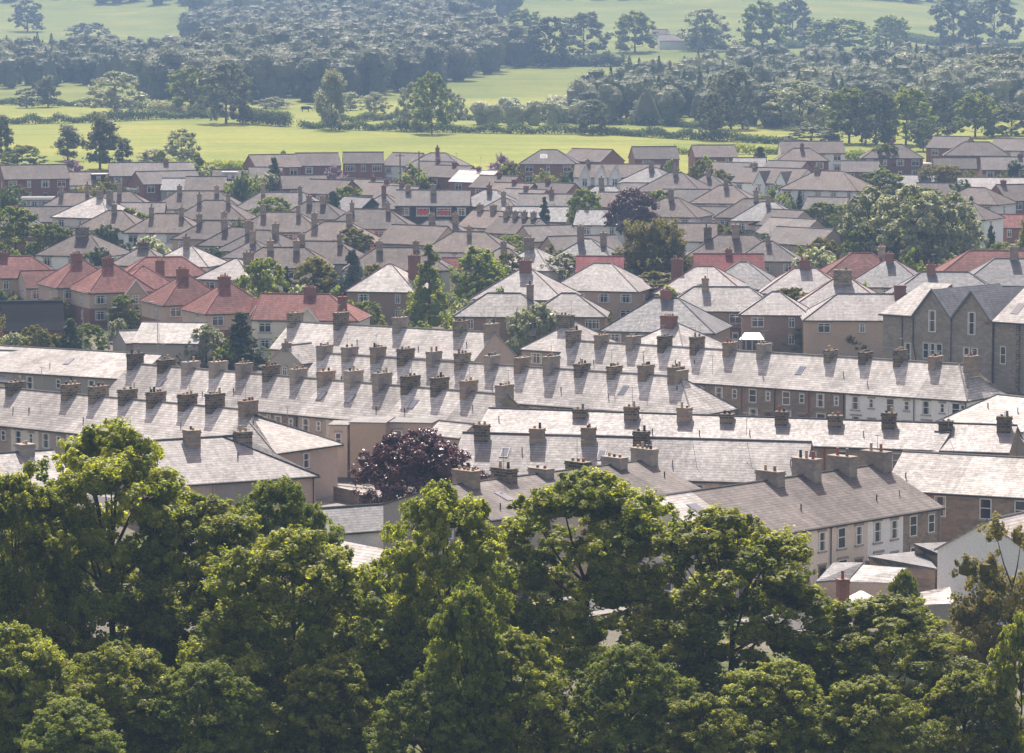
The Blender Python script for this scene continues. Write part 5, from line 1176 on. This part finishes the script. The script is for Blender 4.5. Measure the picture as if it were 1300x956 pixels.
FT=[('farD',34,137,112,30,'low bush tree on the hedge at far left'),('farC',61,136,98,30,'slender bushy tree on the far-left hedge'),('farW',146,144,92,64,'broad silvery tree in the left field hedge'),('farK',242,147,86,52,'left one of the two great ash trees in the meadow'),
('farA',287,157,80,68,'right, larger one of the two great ash trees in the meadow'),('farW',349,138,123,36,'rounded hawthorn in the bright meadow'),('farY',421,165,93,38,'slender airy tree on the meadow hedge'),('farY',445,140,118,24,'thin pale tree right of the slender airy one'),
('farK',548,170,93,46,'ivy-thick tree standing on the meadow hedge'),('farW',524,166,106,40,'airy left neighbour of the ivy-thick tree'),('farW',568,160,112,34,'airy right neighbour of the ivy-thick tree'),('farW',584,152,124,18,'pale bush right of the ivy-thick tree group'),('farA',753,171,126,40,'compact round tree on the lower meadow hedge'),
('farW',817,157,126,34,'silver-leaved round tree at the foot of the right wood'),('farW',475,144,117,34,'silvery rounded tree below the hill wood'),('farA',697,84,22,54,'dark oak on the hill field boundary'),('farB',741,70,14,56,'broad oak right of the hill-field oak'),('farK',806,66,15,54,'dark oak beside the farm road'),
('farB',620,56,20,40,'oak at the top of the hill wood'),('farK',664,50,12,44,'oak at the top left of the hill field'),('farA',904,178,118,38,'stout tree on the meadow edge in front of the right wood'),('farB',928,164,86,58,'tall rounded tree in the lower right wood edge'),
('farW',1015,164,104,74,'wide silver-crowned tree at the right wood edge'),('farK',968,66,2,56,'tall dark oak by the country road'),('farB',1006,60,-4,48,'second tall oak by the country road'),('farW',895,64,12,56,'silvery oak above the white farm building'),('farK',893,64,32,36,'dark small oak in front of the silvery one'),('farK',1066,66,24,74,'broad dark oak on the upper right'),
('farK',1078,182,112,62,'left dark tree of the shadowed row on the right'),('farB',1112,184,112,52,'second tree of the shadowed row on the right'),('farK',1150,184,112,62,'middle dark tree of the shadowed row on the right'),('farB',1190,178,118,46,'fourth tree of the shadowed row on the right'),('farK',1238,174,118,56,'round dark tree near the far right edge'),('farB',1284,172,128,56,'tree at the far right edge above the houses'),
('farA',1172,192,150,38,'loose tree before the shadowed row'),('farW',1275,134,70,94,'huge silvery willow at the right edge of the wood'),('farY',1150,122,70,70,'pale green tall tree inside the right wood'),('farD',1030,184,158,60,'dark hedge tree in front of the right wood'),('farC',2,208,148,26,'dark tree cut by the left edge near the meadow'),
('farK',28,212,184,50,'dark low tree left of the thin ones at the meadow edge'),('farC',86,204,160,34,'thin dark tree at the meadow edge'),('farC',127,215,146,44,'tall dense poplar-like tree at the meadow edge'),('farC',156,212,176,22,'small companion right of the poplar-like tree'),('farW',231,206,164,44,'silver-leaved tree at the meadow edge left of the spruce'),('farD',238,218,190,24,'dark small tree before the silver-leaved one'),
('farA',35,40,0,42,'lone oak in the top left field'),('farB',112,52,28,46,'oak at the foot of the top left field'),('farB',1045,62,24,50,'round tree on the upper right field edge'),('farK',1130,64,20,50,'dark tree under the topmost right field'),('farA',1210,60,-6,60,'oak group tree right of the topmost field'),('farB',1262,58,-8,60,'dark oak in the top right corner'),('farY',196,214,190,40,'hazy pale scrub tree behind the brick houses'),
('farD',1085,170,150,40,'dark filler tree left in the shadowed row'),('farA',1265,64,48,22,'small roadside tree at the top right')]
for key,px,pb,pt,w,lab in FT: tree(key,px,pb,pt,w,lab,group=FG)

# hedges: leafy strips
def hedge(pts,h,w,label,mat='leaf_dark',dens=26,leaf=.45,surf=0):
    W_=[on_surf(x,y,surf) for x,y in pts]; c=W_[0]; P=[];
    for a,b_ in zip(W_,W_[1:]):
        d=b_-a; L=math.hypot(d.x,d.y); n=int(L*dens*3); t=nr.uniform(0,1,n)
        q=np.stack([a.x+d.x*t,a.y+d.y*t],1)+nr.normal(0,w*.3,(n,2))
        bump=1+.35*np.sin(q[:,0]/2.3+3*np.sin(q[:,0]/7.1))+.3*nr.uniform(-1,1,n)
        z=np.array([terr(u,v) for u,v in q])+np.abs(nr.uniform(0,1,n))**.6*h*np.clip(bump,.3,1.6)
        P.append(np.column_stack([q,z]))
    P=np.concatenate(P)-np.array([c.x,c.y,c.z]); n=len(P)
    me=leaf_mesh('hedge',P,unit(n)+np.array([0,0,.5]),leaf*nr.uniform(.8,1.6,n),mat,nr.uniform(0,1,n)*.6+.2*np.sin(P[:,0]/9)+.2)
    o=link('hedge',me,None,c); tag(o,label,'hedge','field hedges')
hedge([(-20,159),(7,158),(112,156),(190,152),(270,150)],2.0,2.4,'dark field hedge running left of the twin ash trees',dens=40)
hedge([(305,157),(335,159),(367,161)],3,3,'thick short hedge right of the twin ash trees',dens=70)
hedge([(382,163),(440,165),(545,168),(660,170),(768,171),(870,177),(1012,184)],2.0,2.4,'long lower meadow hedge running to the right wood',dens=40)
hedge([(410,157),(518,151),(579,152),(735,157),(853,160),(900,165)],1.8,2.2,'upper meadow hedge in front of the hill field',dens=36)
hedge([(-20,133),(60,134),(122,136),(200,140),(260,140)],1.6,2.0,'far-left upper hedge beyond the bright strip',dens=36)
hedge([(190,146),(230,146),(285,149)],3.0,4,'scrubby hedge beneath the twin ash trees',dens=80,mat='leaf_pale')
hedge([(640,82),(700,84),(790,84)],4,5,'hedge with bushes along the top of the hill field',dens=60,leaf=.8)
hedge([(860,52),(900,62),(960,66),(1040,60)],2.5,3,'hedge beside the country road',dens=60,leaf=.7)
hedge([(1120,44),(1190,58),(1300,64)],3.5,4,'hedge under the topmost right field',dens=60,leaf=.8)
hedge([(160,222),(300,218),(330,222)],1.8,2,'garden hedge between the far houses and the meadow',dens=40,mat='leaf_green')
hedge([(860,196),(1000,196),(1100,206)],1.8,2,'garden hedge at the right meadow edge',dens=40,mat='leaf_green')
hedge([(1240,300),(1300,300)],2,1.6,'clipped hedge behind the lawn at right',dens=50,mat='leaf_green')
hedge([(560,302),(628,304)],2,1.6,'garden hedge below the tan gable',dens=50,mat='leaf_dark')

# woods too dense to count: leaf quads over added solid balls that stop light leaking through, one object for each wood

def inside(px,py,poly):
    r=False; j=len(poly)-1
    for i in range(len(poly)):
        xi,yi=poly[i]; xj,yj=poly[j]
        if (yi>py)!=(yj>py) and px<(xj-xi)*(py-yi)/(yj-yi)+xi: r=not r
        j=i
    return r
def wood(poly,step,hrange,wr,label,keys,mat,conif=0):
    W_=[on_surf(x,y) for x,y in poly]; x0=min(p.x for p in W_);x1=max(p.x for p in W_);y0=min(p.y for p in W_);y1=max(p.y for p in W_)
    Q=[(p.x,p.y) for p in W_]; pts=[]
    y=y0
    while y<=y1:
        x=x0
        while x<=x1:
            qx=x+rng.uniform(-.45,.45)*step; qy=y+rng.uniform(-.45,.45)*step*1.3
            if inside(qx,qy,Q): pts.append((qx,qy))
            x+=step
        y+=step*1.35
    P=[];Nn=[];S=[];T=[];K=[];KT=[]
    for (qx,qy) in pts:
        h=rng.uniform(*hrange); w=rng.uniform(*wr); z=terr(qx,qy); base=np.array([qx,qy,z]); tt=rng.choice([.05,.15,.3,.5,.75,1.0])
        if rng.random()<conif:
            n=200; t=nr.uniform(0,1,n)**1.3; a=nr.uniform(0,6.28,n); p=np.stack([np.cos(a)*(1-t)*w*.36,np.sin(a)*(1-t)*w*.36,h*(.1+.95*t)],1)
            P.append(p+base); Nn.append(np.stack([np.cos(a),np.sin(a),.5+0*a],1)); S.append(nr.uniform(.7,1.2,n)); T.append(np.clip(tt*.5+nr.normal(0,.1,n),0,1))
            q=cores(np.array([[0,0,h*.35]]),[1.0],(w*.26,w*.26,h*.5)); K.append(q[0]+base); KT.append(q[1]); continue
        nb=rng.randint(6,9); u=unit(nb); u[:,2]=np.abs(u[:,2])*.95
        C=u*np.array([w*.3,w*.3,h*.28])+np.array([0,0,h*.55]); C=np.vstack([C,[[0,0,h*.62]]]); r=nr.uniform(.2,.29,len(C))*w
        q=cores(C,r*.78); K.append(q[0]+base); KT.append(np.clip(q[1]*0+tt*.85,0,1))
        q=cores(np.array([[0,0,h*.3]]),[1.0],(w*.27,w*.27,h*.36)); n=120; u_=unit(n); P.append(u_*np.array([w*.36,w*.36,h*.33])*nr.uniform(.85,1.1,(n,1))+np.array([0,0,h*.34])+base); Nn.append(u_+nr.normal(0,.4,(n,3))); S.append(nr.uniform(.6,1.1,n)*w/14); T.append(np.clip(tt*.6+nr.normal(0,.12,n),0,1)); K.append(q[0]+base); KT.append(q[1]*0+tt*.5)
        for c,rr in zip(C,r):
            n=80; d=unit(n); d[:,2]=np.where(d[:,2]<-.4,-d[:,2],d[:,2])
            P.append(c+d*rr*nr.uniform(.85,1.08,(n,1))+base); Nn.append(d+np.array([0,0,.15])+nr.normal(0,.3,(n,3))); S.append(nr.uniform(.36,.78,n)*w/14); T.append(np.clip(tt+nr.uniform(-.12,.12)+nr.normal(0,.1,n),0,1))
    P=np.concatenate(P); c=P.mean(0); c[2]=0
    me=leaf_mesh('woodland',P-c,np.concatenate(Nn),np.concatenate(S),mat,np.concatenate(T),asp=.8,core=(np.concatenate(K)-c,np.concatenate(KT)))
    o=link('woodland',me,None,Vector(c)); tag(o,label,'woodland',None,'stuff'); print('wood',label,len(pts))
wood([(-30,82),(150,78),(230,80),(330,76),(320,98),(190,106),(90,110),(-30,114)],8,(9,13),(7,10),'blue-hazed plantation on the left hillside','', 'leaf_far',.25)
wood([(170,126),(215,100),(250,84),(300,74),(380,62),(480,54),(560,52),(640,64),(668,86),(600,100),(520,116),(462,130),(330,134)],10,(12,18),(10,16),'great rounded wood on the middle hillside','', 'leaf_far')
wood([(232,46),(330,40),(400,34),(560,30),(610,44),(560,52),(480,54),(380,60),(290,66),(240,64)],11,(12,18),(11,16),'upper part of the wood behind the barn roof','', 'leaf_far')
wood([(240,14),(400,8),(560,12),(640,16),(660,26),(560,28),(400,30),(250,34)],13,(12,18),(11,16),'dark wood on the upper middle slope','', 'leaf_far')
wood([(-30,-12),(250,-10),(400,-12),(1330,-14),(1330,2),(1000,-3),(700,0),(560,4),(240,8),(60,0),(-30,2)],14,(12,17),(12,18),'hazy top band of woodland along the ridge','', 'leaf_far')
wood([(735,158),(740,148),(765,138),(790,128),(850,112),(920,104),(1000,100),(1110,94),(1180,92),(1260,96),(1330,104),(1330,150),(1180,158),(1070,162),(950,162),(860,160),(760,160)],9,(10,15),(8,13),'big mixed wood on the right behind the meadow','', 'leaf_far',.2)
wood([(588,160),(640,154),(700,148),(752,142),(752,158),(660,161)],6,(4.5,7.5),(5,8),'low pale scrub wood below the open hill field','', 'leaf_pale')
# ------------------------------------------------------------------ haze, light, camera
b=MB(); b.box(-1050,1050,-60,3550,-1.7,230); hz=b.build('haze',['trim_dark']); hz['kind']='stuff'
hm=bpy.data.materials.new('haze'); hm.use_nodes=True; nt=hm.node_tree; nt.nodes.clear(); out=nt.nodes.new('ShaderNodeOutputMaterial'); pv=nt.nodes.new('ShaderNodeVolumePrincipled')
pv.inputs['Color'].default_value=(.42,.65,1.0,1); pv.inputs['Density'].default_value=HAZE; pv.inputs['Anisotropy'].default_value=.05
nt.links.new(pv.outputs[0],out.inputs['Volume']); hz.data.materials.clear(); hz.data.materials.append(hm)
w=bpy.data.worlds.new('World'); scene.world=w; w.use_nodes=True; nt=w.node_tree
bg=nt.nodes['Background']; sky=nt.nodes.new('ShaderNodeTexSky'); sky.sky_type='NISHITA'; sky.sun_disc=False
SE=R_(51); SA=R_(-4)
sky.sun_elevation=SE; sky.sun_rotation=SA; sky.air_density=1.0; sky.dust_density=2.5
tn=nt.nodes.new('ShaderNodeMix'); tn.data_type='RGBA'; tn.blend_type='MULTIPLY'; tn.inputs[0].default_value=1; tn.inputs[7].default_value=(1.34,1.0,.8,1); nt.links.new(sky.outputs[0],tn.inputs[6]); nt.links.new(tn.outputs[2],bg.inputs[0]); bg.inputs[1].default_value=SKY
sl=bpy.data.lights.new('sun','SUN'); sl.energy=SUN; sl.angle=R_(.55); sl.color=(1,.935,.86); so=bpy.data.objects.new('sun',sl); COL.objects.link(so)
S=Vector((math.sin(SA)*math.cos(SE),math.cos(SA)*math.cos(SE),math.sin(SE))); so.rotation_euler=S.to_track_quat('Z','Y').to_euler(); so.location=(0,500,400)
cd_=bpy.data.cameras.new('camera'); co=bpy.data.objects.new('camera',cd_); COL.objects.link(co); scene.camera=co
co.location=CAM; co.rotation_euler=(math.pi/2-PITCH,0,0); cd_.sensor_width=36; cd_.lens=F/1300*36; cd_.clip_start=1; cd_.clip_end=9000
scene.view_settings.view_transform='Standard'; scene.view_settings.look='None'; scene.view_settings.exposure=EXPO; scene.view_settings.gamma=1; scene.view_settings.use_curve_mapping=False
scene.render.engine='CYCLES'; scene.cycles.volume_bounces=0; scene.cycles.max_bounces=6; scene.cycles.transparent_max_bounces=4; scene.cycles.diffuse_bounces=2; scene.cycles.glossy_bounces=2; scene.cycles.transmission_bounces=2
print('objects',len(bpy.data.objects),'things',sum(1 for o in bpy.data.objects if not o.parent))
